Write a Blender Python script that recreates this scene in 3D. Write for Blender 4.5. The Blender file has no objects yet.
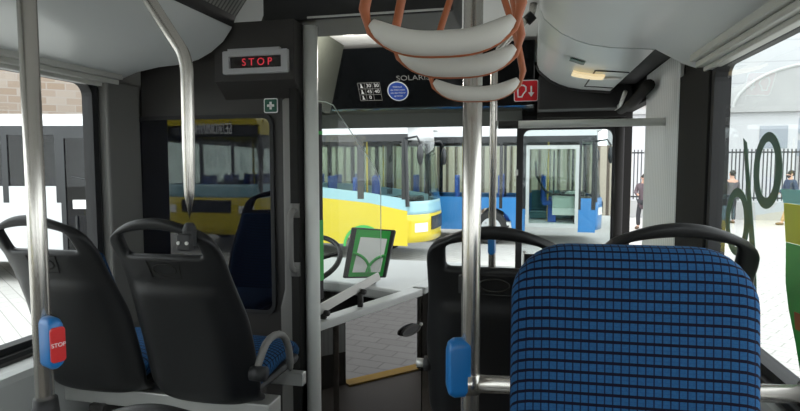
import bpy, bmesh, math, random
from mathutils import Vector, Matrix
random.seed(7)
PI = math.pi
sc = bpy.context.scene
COL = sc.collection
V = Vector

# ------------------------------------------------------------------ materials
def mat(name, col, rough=.5, metal=0., spec=.5, ior=None, noise=0., nscale=20., bump=0., bscale=80., coat=0.):
    m = bpy.data.materials.new(name); m.use_nodes = True
    nt = m.node_tree; b = nt.nodes['Principled BSDF']
    b.inputs['Base Color'].default_value = (*col, 1)
    b.inputs['Roughness'].default_value = rough
    b.inputs['Metallic'].default_value = metal
    b.inputs['Specular IOR Level'].default_value = spec
    if ior: b.inputs['IOR'].default_value = ior
    if coat:
        b.inputs['Coat Weight'].default_value = coat
        b.inputs['Coat Roughness'].default_value = .03
    tc = nt.nodes.new('ShaderNodeTexCoord')
    if noise:
        n = nt.nodes.new('ShaderNodeTexNoise'); n.inputs['Scale'].default_value = nscale
        n.inputs['Detail'].default_value = 4
        nt.links.new(tc.outputs['Object'], n.inputs['Vector'])
        r = nt.nodes.new('ShaderNodeMapRange')
        r.inputs['To Min'].default_value = 1 - noise; r.inputs['To Max'].default_value = 1 + noise
        nt.links.new(n.outputs['Fac'], r.inputs['Value'])
        mx = nt.nodes.new('ShaderNodeVectorMath'); mx.operation = 'SCALE'
        mx.inputs[0].default_value = col
        nt.links.new(r.outputs['Result'], mx.inputs['Scale'])
        nt.links.new(mx.outputs['Vector'], b.inputs['Base Color'])
    if bump:
        n = nt.nodes.new('ShaderNodeTexNoise'); n.inputs['Scale'].default_value = bscale
        nt.links.new(tc.outputs['Object'], n.inputs['Vector'])
        bp = nt.nodes.new('ShaderNodeBump'); bp.inputs['Strength'].default_value = bump
        bp.inputs['Distance'].default_value = .002
        nt.links.new(n.outputs['Fac'], bp.inputs['Height'])
        nt.links.new(bp.outputs['Normal'], b.inputs['Normal'])
    return m

def glass(name, tint=(1, 1, 1), ior=1.45, rough=0.0):
    m = bpy.data.materials.new(name); m.use_nodes = True
    nt = m.node_tree; nt.nodes.remove(nt.nodes['Principled BSDF'])
    out = nt.nodes['Material Output']
    t = nt.nodes.new('ShaderNodeBsdfTransparent'); t.inputs[0].default_value = (*tint, 1)
    g = nt.nodes.new('ShaderNodeBsdfGlossy'); g.inputs['Roughness'].default_value = rough
    f = nt.nodes.new('ShaderNodeFresnel'); f.inputs['IOR'].default_value = ior
    ge = nt.nodes.new('ShaderNodeNewGeometry')      # only the first surface of a pane reflects
    iv = nt.nodes.new('ShaderNodeMath'); iv.operation = 'SUBTRACT'; iv.inputs[0].default_value = 1; nt.links.new(ge.outputs['Backfacing'], iv.inputs[1])
    mu = nt.nodes.new('ShaderNodeMath'); mu.operation = 'MULTIPLY'; nt.links.new(f.outputs[0], mu.inputs[0]); nt.links.new(iv.outputs[0], mu.inputs[1])
    mx = nt.nodes.new('ShaderNodeMixShader')
    nt.links.new(mu.outputs[0], mx.inputs[0]); nt.links.new(t.outputs[0], mx.inputs[1]); nt.links.new(g.outputs[0], mx.inputs[2])
    nt.links.new(mx.outputs[0], out.inputs[0])
    return m

def emis(name, col, s):
    m = mat(name, (0, 0, 0), .4)
    b = m.node_tree.nodes['Principled BSDF']
    b.inputs['Emission Color'].default_value = (*col, 1); b.inputs['Emission Strength'].default_value = s
    return m

def wavelines(m, axis, freq, lo, hi, sharp=(.1, .3)):
    """thin repeated lines (ribs, slats, courses) along one object axis"""
    nt = m.node_tree; b = nt.nodes['Principled BSDF']
    tc = nt.nodes.new('ShaderNodeTexCoord'); s = nt.nodes.new('ShaderNodeSeparateXYZ')
    nt.links.new(tc.outputs['Object'], s.inputs[0])
    mu = nt.nodes.new('ShaderNodeMath'); mu.operation = 'MULTIPLY'; mu.inputs[1].default_value = freq
    nt.links.new(s.outputs[axis], mu.inputs[0])
    fr = nt.nodes.new('ShaderNodeMath'); fr.operation = 'FRACT'; nt.links.new(mu.outputs[0], fr.inputs[0])
    rp = nt.nodes.new('ShaderNodeValToRGB')
    rp.color_ramp.elements[0].position = sharp[0]; rp.color_ramp.elements[0].color = (*lo, 1)
    rp.color_ramp.elements[1].position = sharp[1]; rp.color_ramp.elements[1].color = (*hi, 1)
    nt.links.new(fr.outputs[0], rp.inputs[0]); nt.links.new(rp.outputs[0], b.inputs['Base Color'])
    return m

def brickmat(name, c1, c2, mortar, w, h, msize, rough=.8, axes=(0, 1), rotz=0.):
    m = mat(name, c1, rough); nt = m.node_tree; b = nt.nodes['Principled BSDF']
    tc = nt.nodes.new('ShaderNodeTexCoord'); s = nt.nodes.new('ShaderNodeSeparateXYZ'); c = nt.nodes.new('ShaderNodeCombineXYZ')
    mp = nt.nodes.new('ShaderNodeMapping'); mp.inputs['Rotation'].default_value = (0, 0, rotz)
    nt.links.new(tc.outputs['Object'], s.inputs[0])
    nt.links.new(s.outputs[axes[0]], c.inputs[0]); nt.links.new(s.outputs[axes[1]], c.inputs[1])
    nt.links.new(c.outputs[0], mp.inputs[0])
    br = nt.nodes.new('ShaderNodeTexBrick')
    br.inputs['Color1'].default_value = (*c1, 1); br.inputs['Color2'].default_value = (*c2, 1); br.inputs['Mortar'].default_value = (*mortar, 1)
    br.inputs['Scale'].default_value = 1; br.inputs['Brick Width'].default_value = w; br.inputs['Row Height'].default_value = h
    br.inputs['Mortar Size'].default_value = msize
    nt.links.new(mp.outputs[0], br.inputs['Vector']); nt.links.new(br.outputs['Color'], b.inputs['Base Color'])
    return m

def fabricmat():
    m = mat('blue_check_fabric', (.02, .09, .25), .9, spec=.15); nt = m.node_tree; b = nt.nodes['Principled BSDF']
    N = nt.nodes.new; L = nt.links.new
    def M(op, a, bb=None):
        n = N('ShaderNodeMath'); n.operation = op
        for i, q in enumerate((a, bb)):
            if q is None: continue
            if isinstance(q, (int, float)): n.inputs[i].default_value = q
            else: L(q, n.inputs[i])
        return n.outputs[0]
    tc = N('ShaderNodeTexCoord'); s = N('ShaderNodeSeparateXYZ'); L(tc.outputs['Object'], s.inputs[0])
    x = s.outputs[0]; w = M('SUBTRACT', s.outputs[2], M('MULTIPLY', s.outputs[1], .93))
    fx = M('FRACT', M('MULTIPLY', M('ADD', x, 10.), 1 / .0128)); fw = M('FRACT', M('MULTIPLY', M('ADD', w, 10.), 1 / .0191))
    vl = M('GREATER_THAN', fx, .82); hl = M('GREATER_THAN', fw, .71)
    hl2 = M('MULTIPLY', M('GREATER_THAN', fw, .30), M('LESS_THAN', fw, .36))
    no = N('ShaderNodeTexNoise'); no.inputs['Scale'].default_value = 260; L(tc.outputs['Object'], no.inputs['Vector'])
    base = N('ShaderNodeMix'); base.data_type = 'RGBA'; base.inputs[6].default_value = (.010, .047, .125, 1); base.inputs[7].default_value = (.018, .085, .195, 1)
    L(no.outputs['Fac'], base.inputs[0])
    def mix(a, fac, col):
        n = N('ShaderNodeMix'); n.data_type = 'RGBA'; L(fac, n.inputs[0]); L(a, n.inputs[6]); n.inputs[7].default_value = (*col, 1); return n.outputs[2]
    c = mix(base.outputs[2], M('MULTIPLY', hl2, .35), (.01, .04, .12))
    c = mix(c, vl, (.006, .014, .045)); c = mix(c, hl, (.004, .004, .014))
    L(c, b.inputs['Base Color'])
    bp = N('ShaderNodeBump'); bp.inputs['Strength'].default_value = .35; bp.inputs['Distance'].default_value = .002
    L(no.outputs['Fac'], bp.inputs['Height']); L(bp.outputs['Normal'], b.inputs['Normal'])
    return m

M_ = dict(
    black=mat('black_seat_plastic', (.0085, .0085, .009), .45, spec=.35, bump=.25, bscale=500),
    blackm=mat('matt_black_plastic', (.012, .012, .013), .6),
    rubber=mat('black_rubber', (.01, .01, .011), .7),
    panel=mat('dark_grey_cab_panel', (.034, .0315, .030), .5, spec=.35, noise=.1, nscale=3, bump=.15, bscale=600),
    panel2=mat('charcoal_trim', (.022, .021, .020), .75, spec=.12, bump=.1, bscale=500),
    pillar=mat('grey_pillar_trim', (.16, .155, .145), .55),
    grey=mat('light_grey_plastic', (.44, .45, .44), .45, noise=.04, nscale=4),
    ceil=mat('satin_grey_duct', (.68, .70, .69), .33, spec=.5, noise=.05, nscale=2.5),
    ceilc=mat('ceiling_lining', (.8, .8, .78), .5),
    duct2=mat('silver_duct_cover', (.62, .66, .65), .28, metal=.1, noise=.05, nscale=3),
    blind=mat('dark_blind', (.045, .05, .045), .9, spec=.12),
    olive=mat('grey_green_plastic', (.075, .08, .065), .6, spec=.3),
    trim=mat('extruded_trim', (.52, .52, .48), .4),
    steel=mat('brushed_steel', (.60, .57, .53), .27, metal=.9, noise=.06, nscale=8),
    alu=mat('aluminium_profile', (.5, .5, .48), .4, metal=.6),
    post=mat('painted_post', (.62, .63, .60), .4),
    orange=mat('orange_strap', (.33, .085, .024), .5, noise=.15, nscale=30),
    grip=mat('grip_grey_beige', (.54, .52, .48), .5),
    blue=mat('blue_button_housing', (.012, .15, .42), .35),
    red=mat('red_button', (.6, .03, .03), .3),
    gloss=mat('gloss_black_door', (.012, .011, .010), .015, ior=1.95, coat=0),
    darkglass=mat('dark_cab_glass', (.004, .0045, .008), .01, ior=1.68),
    hdr=mat('gloss_black_header', (.006, .007, .008), .12),
    dash=mat('dash_silver', (.42, .43, .42), .33, noise=.06, nscale=5),
    white=mat('white_print', (.8, .8, .8), .5),
    greyprint=mat('grey_print', (.22, .22, .21), .5),
    signred=mat('sign_red', (.62, .02, .03), .4),
    signblue=mat('sign_blue', (.02, .07, .38), .4),
    signgreen=mat('sign_green', (.0, .075, .045), .4),
    silver=mat('display_housing', (.40, .40, .41), .4),
    screen=mat('display_screen', (.02, .018, .018), .2),
    led=emis('red_led_letters', (1., .06, .09), .4),
    yellow=mat('sill_yellow', (.62, .36, .03), .6),
    floor=mat('bus_floor', (.125, .105, .085), .6, noise=.12, nscale=60),
    decal=mat('dark_green_film', (.012, .07, .035), .35),
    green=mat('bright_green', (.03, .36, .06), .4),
    dyellow=mat('lime_reflection', (.55, .58, .03), .4),
    dcyan=mat('cyan_reflection', (.25, .62, .60), .4),
    fabric=fabricmat(),
    lampw=mat('lamp_cover', (.8, .79, .75), .3),
    lampy=emis('warm_lamp', (1., .8, .45), .55),
    glass=glass('clear_window_glass', (.95, .97, .96)),
    shield=glass('shield_glass', (.94, .96, .95), 1.3),
    leafglass=glass('door_leaf_glass', (.86, .89, .89), 1.35),
    busglass=glass('bus_window_glass', (.86, .90, .88), 1.3),
    busdark=glass('dark_bus_glass', (.28, .31, .32), 1.5),
    # outside
    paving=brickmat('paving', (.44, .43, .41), (.40, .39, .37), (.27, .26, .245), .36, .18, .008, .85, rotz=.6),
    bwhite=mat('coach_white', (.56, .57, .58), .3, coat=.5),
    byellow=mat('bus_yellow', (.56, .44, .012), .3, coat=.5),
    bsky=mat('bus_sky_blue', (.25, .44, .49), .3, coat=.5),
    bblue=mat('bus_blue', (.018, .165, .42), .3, coat=.5),
    bblack=mat('bus_black', (.018, .02, .022), .25),
    bint=mat('bus_interior_pale', (.62, .64, .62), .6),
    bseat=mat('bus_seat_blue', (.03, .10, .42), .8),
    bpole=mat('bus_pole_yellow', (.8, .55, .04), .4),
    tyre=mat('tyre', (.02, .02, .02), .8), rim=mat('rim', (.55, .58, .6), .35, metal=.5),
    facade=mat('white_facade', (.48, .49, .50), .8),
    fwin=mat('facade_windows', (.24, .27, .30), .2),
    dkgrey=mat('dark_fence_paint', (.05, .052, .055), .6),
    concrete=mat('pale_concrete', (.37, .375, .37), .85, noise=.08, nscale=1.5),
    skin=mat('skin', (.55, .33, .24), .6), hair=mat('dark_hair', (.03, .025, .02), .8),
    coatgrey=mat('grey_jacket', (.10, .095, .10), .9), coatnavy=mat('navy_jacket', (.05, .07, .11), .9),
    shirt=mat('pale_shirt', (.7, .72, .75), .8), tan=mat('tan_trousers', (.45, .30, .16), .9),
    dark=mat('dark_trousers', (.04, .04, .045), .9), plum=mat('plum_coat', (.12, .09, .10), .9), shoe=mat('shoes', (.12, .07, .04), .6),
    bush=mat('dry_ivy', (.22, .20, .10), .9, noise=.5, nscale=3),
)
M_['ribbed'] = wavelines(mat('ribbed_aluminium', (.5, .5, .5), .45, metal=.2), 1, 28., (.56, .57, .57), (.8, .81, .81), (.0, .35))
M_['louvre'] = wavelines(mat('louvre_strip', (.3, .3, .3), .5), 1, 45., (.07, .07, .065), (.24, .235, .22), (.3, .5))
M_['slats'] = wavelines(mat('beige_slats', (.5, .4, .3), .85), 0, 3.2, (.12, .09, .07), (.48, .41, .33), (.25, .4))
M_['vclad'] = wavelines(mat('white_cladding', (.7, .7, .7), .7), 2, .55, (.36, .37, .38), (.47, .48, .49), (.03, .06))
M_['brick'] = brickmat('beige_brickwork', (.27, .20, .15), (.34, .29, .25), (.33, .29, .26), .9, .4, .03, .9, axes=(0, 2))
M_['stone'] = brickmat('pale_stone', (.34, .31, .28), (.41, .39, .37), (.30, .28, .26), 1.2, .6, .02, .9, axes=(0, 2))

# ------------------------------------------------------------------ mesh tools
class MB:
    def __init__(s): s.bm = bmesh.new()
    def box(s, lo, hi, rot=None):
        c = [(a + b) / 2 for a, b in zip(lo, hi)]; d = [abs(b - a) for a, b in zip(lo, hi)]
        m = Matrix.Translation(c) @ (rot.to_4x4() if rot else Matrix()) @ Matrix.Diagonal((*d, 1))
        bmesh.ops.create_cube(s.bm, size=1, matrix=m); return s
    def tube(s, pts, r, seg=14, closed=False, caps=True, flat=None):
        """sweep a circle (or a flat section (w,t) with `flat`) along pts; r may be a list"""
        P = [V(p) for p in pts]; n = len(P); rs = r if isinstance(r, (list, tuple)) else [r] * n
        rings = []; up = None
        for i in range(n):
            if closed: t = P[(i + 1) % n] - P[i - 1]
            else: t = P[min(i + 1, n - 1)] - P[max(i - 1, 0)]
            t.normalize()
            if up is None:
                ref = V((0, 0, 1)) if abs(t.z) < .9 else V((0, 1, 0))
                up = (ref - t * ref.dot(t)).normalized()
            else: up = (up - t * up.dot(t)).normalized()
            sd = t.cross(up)
            if flat:
                ax = V(flat[2]); ax = (ax - t * ax.dot(t)).normalized(); ot = t.cross(ax)
                k = flat[:2]
                ring = [s.bm.verts.new(P[i] + ax * a * k[0] / 2 + ot * b * k[1] / 2) for a, b in ((-1, -1), (1, -1), (1, 1), (-1, 1))]
            else:
                ring = [s.bm.verts.new(P[i] + (sd * math.cos(2 * PI * j / seg) + up * math.sin(2 * PI * j / seg)) * rs[i]) for j in range(seg)]
            rings.append(ring)
        m = len(rings[0])
        for i in range(n if closed else n - 1):
            a, b = rings[i], rings[(i + 1) % n]
            for j in range(m): s.bm.faces.new((a[j], a[(j + 1) % m], b[(j + 1) % m], b[j]))
        if caps and not closed:
            s.bm.faces.new(rings[0][::-1]); s.bm.faces.new(rings[-1])
        return s
    def prism(s, poly, o, U, W, d):
        """polygon in (u,w) from origin o along axes U,W, extruded by vector d"""
        o, U, W, d = V(o), V(U), V(W), V(d)
        a = [s.bm.verts.new(o + U * p[0] + W * p[1]) for p in poly]
        b = [s.bm.verts.new(v.co + d) for v in a]
        s.bm.faces.new(a); s.bm.faces.new(b[::-1])
        n = len(a)
        for i in range(n): s.bm.faces.new((a[i], b[i], b[(i + 1) % n], a[(i + 1) % n]))
        return s
    def ring(s, outer, inner, o, U, W, d):
        o, U, W, d = V(o), V(U), V(W), V(d); n = len(outer)
        f = lambda L, k: [s.bm.verts.new(o + U * p[0] + W * p[1] + d * k) for p in L]
        A, B, C, D = f(outer, 0), f(inner, 0), f(outer, 1), f(inner, 1)
        for i in range(n):
            j = (i + 1) % n
            for q in ((A[i], A[j], B[j], B[i]), (C[i], D[i], D[j], C[j]), (A[i], C[i], C[j], A[j]), (B[i], B[j], D[j], D[i])): s.bm.faces.new(q)
        return s
    def ball(s, c, r, seg=16):
        r = (r, r, r) if not isinstance(r, (tuple, list)) else r
        bmesh.ops.create_uvsphere(s.bm, u_segments=seg, v_segments=seg // 2 + 2, radius=1, matrix=Matrix.Translation(c) @ Matrix.Diagonal((*r, 1))); return s
    def grid(s, fn, nu, nv, skip=None):
        vs = [[s.bm.verts.new(fn(i / nu, j / nv)) for i in range(nu + 1)] for j in range(nv + 1)]
        for j in range(nv):
            for i in range(nu):
                if skip and skip((i + .5) / nu, (j + .5) / nv): continue
                s.bm.faces.new((vs[j][i], vs[j][i + 1], vs[j + 1][i + 1], vs[j + 1][i]))
        bmesh.ops.delete(s.bm, geom=[v for v in s.bm.verts if not v.link_faces], context='VERTS')
        return s
    def build(s, name, m, parent=None, bevel=0, smooth=False, sub=0, solid=0, world=True, off=-1):
        bmesh.ops.recalc_face_normals(s.bm, faces=s.bm.faces)
        if parent is not None and world:
            s.bm.transform(wmat(parent).inverted())
        me = bpy.data.meshes.new(name); s.bm.to_mesh(me); s.bm.free()
        me.materials.append(m)
        o = bpy.data.objects.new(name, me); COL.objects.link(o)
        if parent is not None: o.parent = parent
        if smooth:
            for p in me.polygons: p.use_smooth = True
        if solid:
            q = o.modifiers.new('solid', 'SOLIDIFY'); q.thickness = solid; q.offset = off
        if bevel:
            q = o.modifiers.new('bevel', 'BEVEL'); q.width = bevel; q.segments = 2; q.limit_method = 'ANGLE'
        if sub:
            q = o.modifiers.new('sub', 'SUBSURF'); q.levels = sub; q.render_levels = sub
        return o

def wmat(o):
    m = o.matrix_basis.copy() if o.parent is None else wmat(o.parent) @ o.matrix_basis
    return m
def tag(o, label, cat, group=None):
    o['label'] = label; o['category'] = cat
    if group: o['group'] = group
    return o
def thing(name, label, cat, loc=(0, 0, 0), rz=0., group=None):
    o = bpy.data.objects.new(name, None); COL.objects.link(o); o.empty_display_size = .1
    o.location = loc; o.rotation_euler = (0, 0, rz)
    return tag(o, label, cat, group)
def struct(o): o['kind'] = 'structure'; return o
def rrect(w, h, r, n=5, c=(0, 0)):
    out = []
    for cx, cy, a in ((w / 2 - r, h / 2 - r, 0), (-w / 2 + r, h / 2 - r, 90), (-w / 2 + r, -h / 2 + r, 180), (w / 2 - r, -h / 2 + r, 270)):
        for i in range(n + 1):
            t = math.radians(a + 90 * i / n); out.append((c[0] + cx + r * math.cos(t), c[1] + cy + r * math.sin(t)))
    return out
def ell(cx, cy, a, b, n=40): return [(cx + a * math.cos(2 * PI * i / n), cy + b * math.sin(2 * PI * i / n)) for i in range(n)]
def arc(c, U, W, r, a0, a1, n=10):
    c, U, W = V(c), V(U), V(W)
    return [c + U * r * math.cos(math.radians(a0 + (a1 - a0) * i / n)) + W * r * math.sin(math.radians(a0 + (a1 - a0) * i / n)) for i in range(n + 1)]
def copy_tree(o, parent=None):
    c = o.copy(); COL.objects.link(c)
    if parent is not None: c.parent = parent
    for ch in list(o.children): copy_tree(ch, c)
    return c
def text(name, body, m, parent, o, U, W, size, depth=.002, align='CENTER', world=True, stretch=1., bold=0.):
    """lettering turned into a mesh; o = middle of the baseline, U = reading direction, W = up"""
    cu = bpy.data.curves.new(name, 'FONT'); cu.body = body; cu.size = size; cu.extrude = depth / 2; cu.offset = bold
    cu.align_x = align; cu.align_y = 'CENTER'
    t = bpy.data.objects.new(name, cu); COL.objects.link(t)
    bpy.context.view_layer.update()
    me = bpy.data.meshes.new_from_object(t.evaluated_get(bpy.context.evaluated_depsgraph_get()))
    bpy.data.objects.remove(t)
    U, W = V(U).normalized(), V(W).normalized(); N = U.cross(W)
    mx = Matrix.Translation(o) @ Matrix((U, W, N)).transposed().to_4x4() @ Matrix.Diagonal((stretch, 1, 1, 1))
    if parent is not None and world: mx = wmat(parent).inverted() @ mx
    me.transform(mx); me.materials.clear(); me.materials.append(m)
    ob = bpy.data.objects.new(name, me); COL.objects.link(ob)
    if parent is not None: ob.parent = parent
    return ob

XL, XR, CX = -1.78, .62, -.58

# ------------------------------------------------------------------ camera
cam_d = bpy.data.cameras.new('camera'); cam = bpy.data.objects.new('camera', cam_d); COL.objects.link(cam)
cam_d.sensor_width = 36; cam_d.lens = 36 * 560 / 800; cam_d.clip_start = .02; cam_d.clip_end = 300
cam.location = (0, 0, 1.85); cam.rotation_euler = (math.radians(90 - 4.1), 0, math.radians(13.07))
sc.camera = cam

# ------------------------------------------------------------------ bus shell
struct(MB().box((XL - .06, -3.4, .05), (XR + .06, 4.42, .13)).build('floor', M_['floor']))
struct(MB().box((XL - .06, -3.4, 2.62), (XR + .06, 4.42, 2.70)).build('ceiling', M_['ceilc']))
wl = MB()
wl.box((XL - .05, -3.4, .13), (XL, 4.42, 1.19)); wl.box((XL - .05, -3.4, 2.21), (XL, 4.42, 2.62))
for a, b in ((-3.4, -3.2), (-1.75, -1.65), (.05, .15), (2.02, 2.6), (4.2, 4.42)): wl.box((XL - .05, a, 1.19), (XL, b, 2.21))
struct(wl.build('wall_left', M_['pillar']))
wr = MB()
wr.box((XR, -3.4, .13), (XR + .05, 3.27, 1.30)); wr.box((XR, -3.4, 2.21), (XR + .05, 4.42, 2.62))
for a, b in ((-3.4, -3.2), (-1.75, -1.65), (.05, .15), (2.16, 3.27), (4.08, 4.42)): wr.box((XR, a, 1.30), (XR + .05, b, 2.21))
wr.box((XR, 4.08, .13), (XR + .05, 4.42, 1.30))
struct(wr.build('wall_right', M_['panel2']))
wb = MB(); wb.box((XL, -3.45, .13), (XR, -3.4, 1.2)); wb.box((XL, -3.45, 2.3), (XR, -3.4, 2.62))
struct(wb.build('wall_rear', M_['pillar']))
wf = MB(); wf.box((XL - .05, 4.37, .13), (XR + .05, 4.42, 1.04)); wf.box((XL - .05, 4.37, 2.2), (XR + .05, 4.42, 2.62))
struct(wf.build('wall_front', M_['panel2']))
# windows: frame + pane
def side_window(name, x, y0, y1, z0, z1, fw=.035):
    s = 1 if x > 0 else -1
    fr = MB(); yc, zc = (y0 + y1) / 2, (z0 + z1) / 2; w, h = y1 - y0, z1 - z0
    fr.ring(rrect(w, h, .02), rrect(w - 2 * fw, h - 2 * fw, .05), (x - s * .012, yc, zc), (0, 1, 0), (0, 0, 1), (s * .05, 0, 0))
    f = struct(fr.build(name, M_['rubber']))
    MB().box((x + s * .008, y0 + .01, z0 + .01), (x + s * .012, y1 - .01, z1 - .01)).build('pane', M_['glass'], f)
    return f
side_window('window_1', XR, .15, 2.16, 1.295, 2.215, .03)
side_window('window_2', XL, .15, 2.02, 1.185, 2.215, .03)
side_window('window_3', XR, -1.65, .05, 1.295, 2.215); side_window('window_4', XL, -1.65, .05, 1.185, 2.215)
side_window('window_5', XR, -3.2, -1.75, 1.295, 2.215); side_window('window_6', XL, -3.2, -1.75, 1.185, 2.215)
side_window('window_7', XL, 2.6, 4.2, 1.185, 2.215)
fr = MB(); fr.ring(rrect(2.46, 1.2, .03), rrect(2.36, 1.12, .06), (CX, 4.36, 1.62), (1, 0, 0), (0, 0, 1), (0, .05, 0))
f = struct(fr.build('window_8', M_['rubber']))
MB().box((XL, 4.383, 1.03), (XR, 4.387, 2.21)).build('pane', M_['glass'], f)
fr = MB(); fr.ring(rrect(2.3, 1.14, .03), rrect(2.2, 1.04, .06), (CX, -3.45, 1.75), (1, 0, 0), (0, 0, 1), (0, .05, 0))
f = struct(fr.build('window_9', M_['rubber']))
MB().box((XL + .05, -3.427, 1.2), (XR - .05, -3.423, 2.3)).build('pane', M_['glass'], f)

# ceiling ducts
RP = [(.03, 2.62), (.03, 2.47), (.045, 2.435), (.075, 2.405), (.115, 2.372), (.164, 2.346), (.22, 2.325), (.295, 2.31), (.38, 2.303), (.458, 2.295), (.56, 2.235), (.61, 2.215), (.61, 2.62)]
LP = [(-1.12, 2.62), (-1.12, 2.56), (-1.19, 2.455), (-1.206, 2.41), (-1.245, 2.36), (-1.30, 2.32), (-1.36, 2.292), (-1.43, 2.275), (-1.55, 2.268), (-1.66, 2.25), (-1.72, 2.23), (-1.77, 2.215), (-1.77, 2.62)]
def extr(prof, y0, y1): return MB().prism(prof, (0, y0, 0), (1, 0, 0), (0, 0, 1), (0, y1 - y0, 0))
struct(extr(RP, -3.38, 2.35).build('trim_1', M_['ceil'], smooth=False))
struct(extr(LP, -3.38, 2.13).build('trim_2', M_['ceil']))
for o in ('trim_1', 'trim_2'):
    ob = bpy.data.objects[o]
    for p in ob.data.polygons: p.use_smooth = len(p.vertices) == 4
    bpy.data.objects[o].modifiers.new('es', 'EDGE_SPLIT').split_angle = math.radians(35)
# dark joint between rear and front ducts + rim
seam = [(x + (.012 if i not in (0, 12) else 0), z - .006) if 0 < i < 12 else (x, z) for i, (x, z) in enumerate(RP)]
RP2 = [(x + .01, z + .006) for x, z in RP]; RP2[0] = (.04, 2.62); RP2[-1] = (.61, 2.62)
struct(extr(RP2, 2.35, 2.365).build('trim_3', M_['blackm']))
RPF = [p for p in RP if p[0] < .46] + [(.475, 2.31), (.475, 2.615)]; RPF[0] = (.03, 2.615)
c1 = extr(RPF, 2.368, 3.60).build('front_duct_cover', M_['duct2'])
for p in c1.data.polygons: p.use_smooth = len(p.vertices) == 4
c1.modifiers.new('es', 'EDGE_SPLIT').split_angle = math.radians(35)
tag(c1, 'silver curved overhead cover above the front door, small lamp set in it', 'ceiling cover')
rimpts = [V((x, 3.615, z)) for x, z in RPF[1:-1]]
MB().tube(rimpts, .013, 8).build('rim', M_['blackm'], c1, smooth=True)
rim2 = [V((x, 2.372, z)) for x, z in RP[1:-1]]
# lamp, sticker, hatch on the silver cover
def onduct(x, y, dz=0.):
    for (a, za), (b, zb) in zip(RP[1:], RP[2:]):
        if a <= x <= b: return V((x, y, za + (zb - za) * (x - a) / (b - a) - dz))
l = MB(); l.grid(lambda u, v: onduct(.20 + .15 * u, 2.93 + .11 * v, .012), 6, 4)
l.build('lamp', M_['lampy'], c1, solid=.012)
l = MB(); l.grid(lambda u, v: onduct(.17 + .065 * u, 2.70 + .07 * v, .004), 6, 3)
l.build('sticker', M_['signgreen'], c1, solid=.003)
l = MB()
for pts in ([(.30, 2.9), (.30, 3.45)], [(.30, 3.45), (.455, 3.45)], [(.30, 2.9), (.455, 2.9)]):
    a, b = pts; l.tube([onduct(a[0] + (b[0] - a[0]) * i / 8, a[1] + (b[1] - a[1]) * i / 8, .001) for i in range(9)], .004, 6)
l.build('hatch_joint', M_['blackm'], c1)
MB().ball(onduct(.40, 3.1, .004), (.045, .03, .008)).build('push_lock', M_['lampw'], c1, smooth=True)
# window head rails
for nm, x, y1, s in (('trim_4', XR, 2.2, 1), ('trim_5', XL, 2.1, -1)):
    m = MB(); m.box((x - s * .055, -3.38, 2.195), (x + s * .0, y1, 2.215)); m.box((x - s * .075, -3.38, 2.215), (x + s * .0, y1, 2.24))
    m.box((x - s * .03, -3.38, 2.18), (x + s * .0, y1, 2.197))
    struct(m.build(nm, M_['trim'], bevel=.003))
for nm, x, s in (('trim_6', XR, 1), ('trim_7', XL, -1)):
    z = 1.30 if s > 0 else 1.19
    struct(MB().box((x - s * .03, -3.38, z - .02), (x, 2.1 if s < 0 else 2.55, z)).build(nm, M_['blackm'], bevel=.004))
# ceiling light strip on the left duct's inner slope, with a dark gap
m = MB(); m.prism([(-1.118, 2.57), (-1.188, 2.462), (-1.178, 2.455), (-1.10, 2.555)], (0, -3.3, 0), (1, 0, 0), (0, 0, 1), (0, 5.42, 0))
ls = tag(m.build('light_strip', M_['louvre']), 'grey louvred light strip along the left edge of the ceiling', 'ceiling light')
MB().prism([(-1.19, 2.462), (-1.206, 2.418), (-1.196, 2.414), (-1.178, 2.455)], (0, -3.3, 0), (1, 0, 0), (0, 0, 1), (0, 5.42, 0)).build('edge_gap', M_['blackm'], ls)
# pillars right: dark post, ribbed panel, black top cover
struct(MB().box((.600, 2.165, .40), (.619, 2.56, 2.215)).build('trim_8', M_['panel2'], bevel=.004))
struct(MB().box((.60, 2.57, .40), (.619, 3.26, 2.33)).build('trim_9', M_['ribbed'], bevel=.004))
struct(MB().box((.49, 2.37, 2.335), (.612, 3.62, 2.61)).build('trim_10', M_['blackm'], bevel=.01))
# left corner posts
struct(MB().box((XL + .002, 2.03, .4), (XL + .05, 2.235, 2.21)).build('trim_11', M_['pillar'], bevel=.01))
struct(MB().box((XL + .002, 2.30, .4), (XL + .06, 2.6, 2.21)).build('trim_12', M_['panel2'], bevel=.01))

# ------------------------------------------------------------------ driver's cab partition
cp = thing('cab_partition', 'dark grey partition wall with tinted window behind the driver', 'partition', (-1.36, 2.25, .13))
MB().box((XL + .052, 2.24, .13), (-1.0, 2.275, 2.42)).build('wall_panel', M_['panel'], cp, bevel=.004)
h = MB(); h.prism([(2.24, 2.135), (2.235, 2.135), (2.15, 2.20), (2.15, 2.44), (2.24, 2.44)], (-1.30, 0, 0), (0, 1, 0), (0, 0, 1), (.36, 0, 0))
h.build('sign_housing', M_['panel'], cp, bevel=.008)
g = MB(); g.prism(rrect(.655, .844, .035), (-1.418, 2.236, 1.633), (1, 0, 0), (0, 0, 1), (0, -.004, 0))
gp = g.build('tinted_window', M_['darkglass'], cp)
fr = MB(); fr.ring(rrect(.685, .874, .045), rrect(.651, .840, .033), (-1.418, 2.237, 1.633), (1, 0, 0), (0, 0, 1), (0, -.009, 0))
fr.build('window_seal', M_['rubber'], gp)
e = MB(); e.prism([(-1.04, .14), (-1.04, 1.0), (-1.04, 1.24), (-1.02, 1.32), (-1.02, 2.13), (-.955, 2.13), (-.955, 1.33), (-.965, 1.1), (-.945, .95), (-.945, .14)], (0, 2.195, 0), (1, 0, 0), (0, 0, 1), (0, .08, 0))
e.build('edge_trim', M_['pillar'], cp, bevel=.012)
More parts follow.
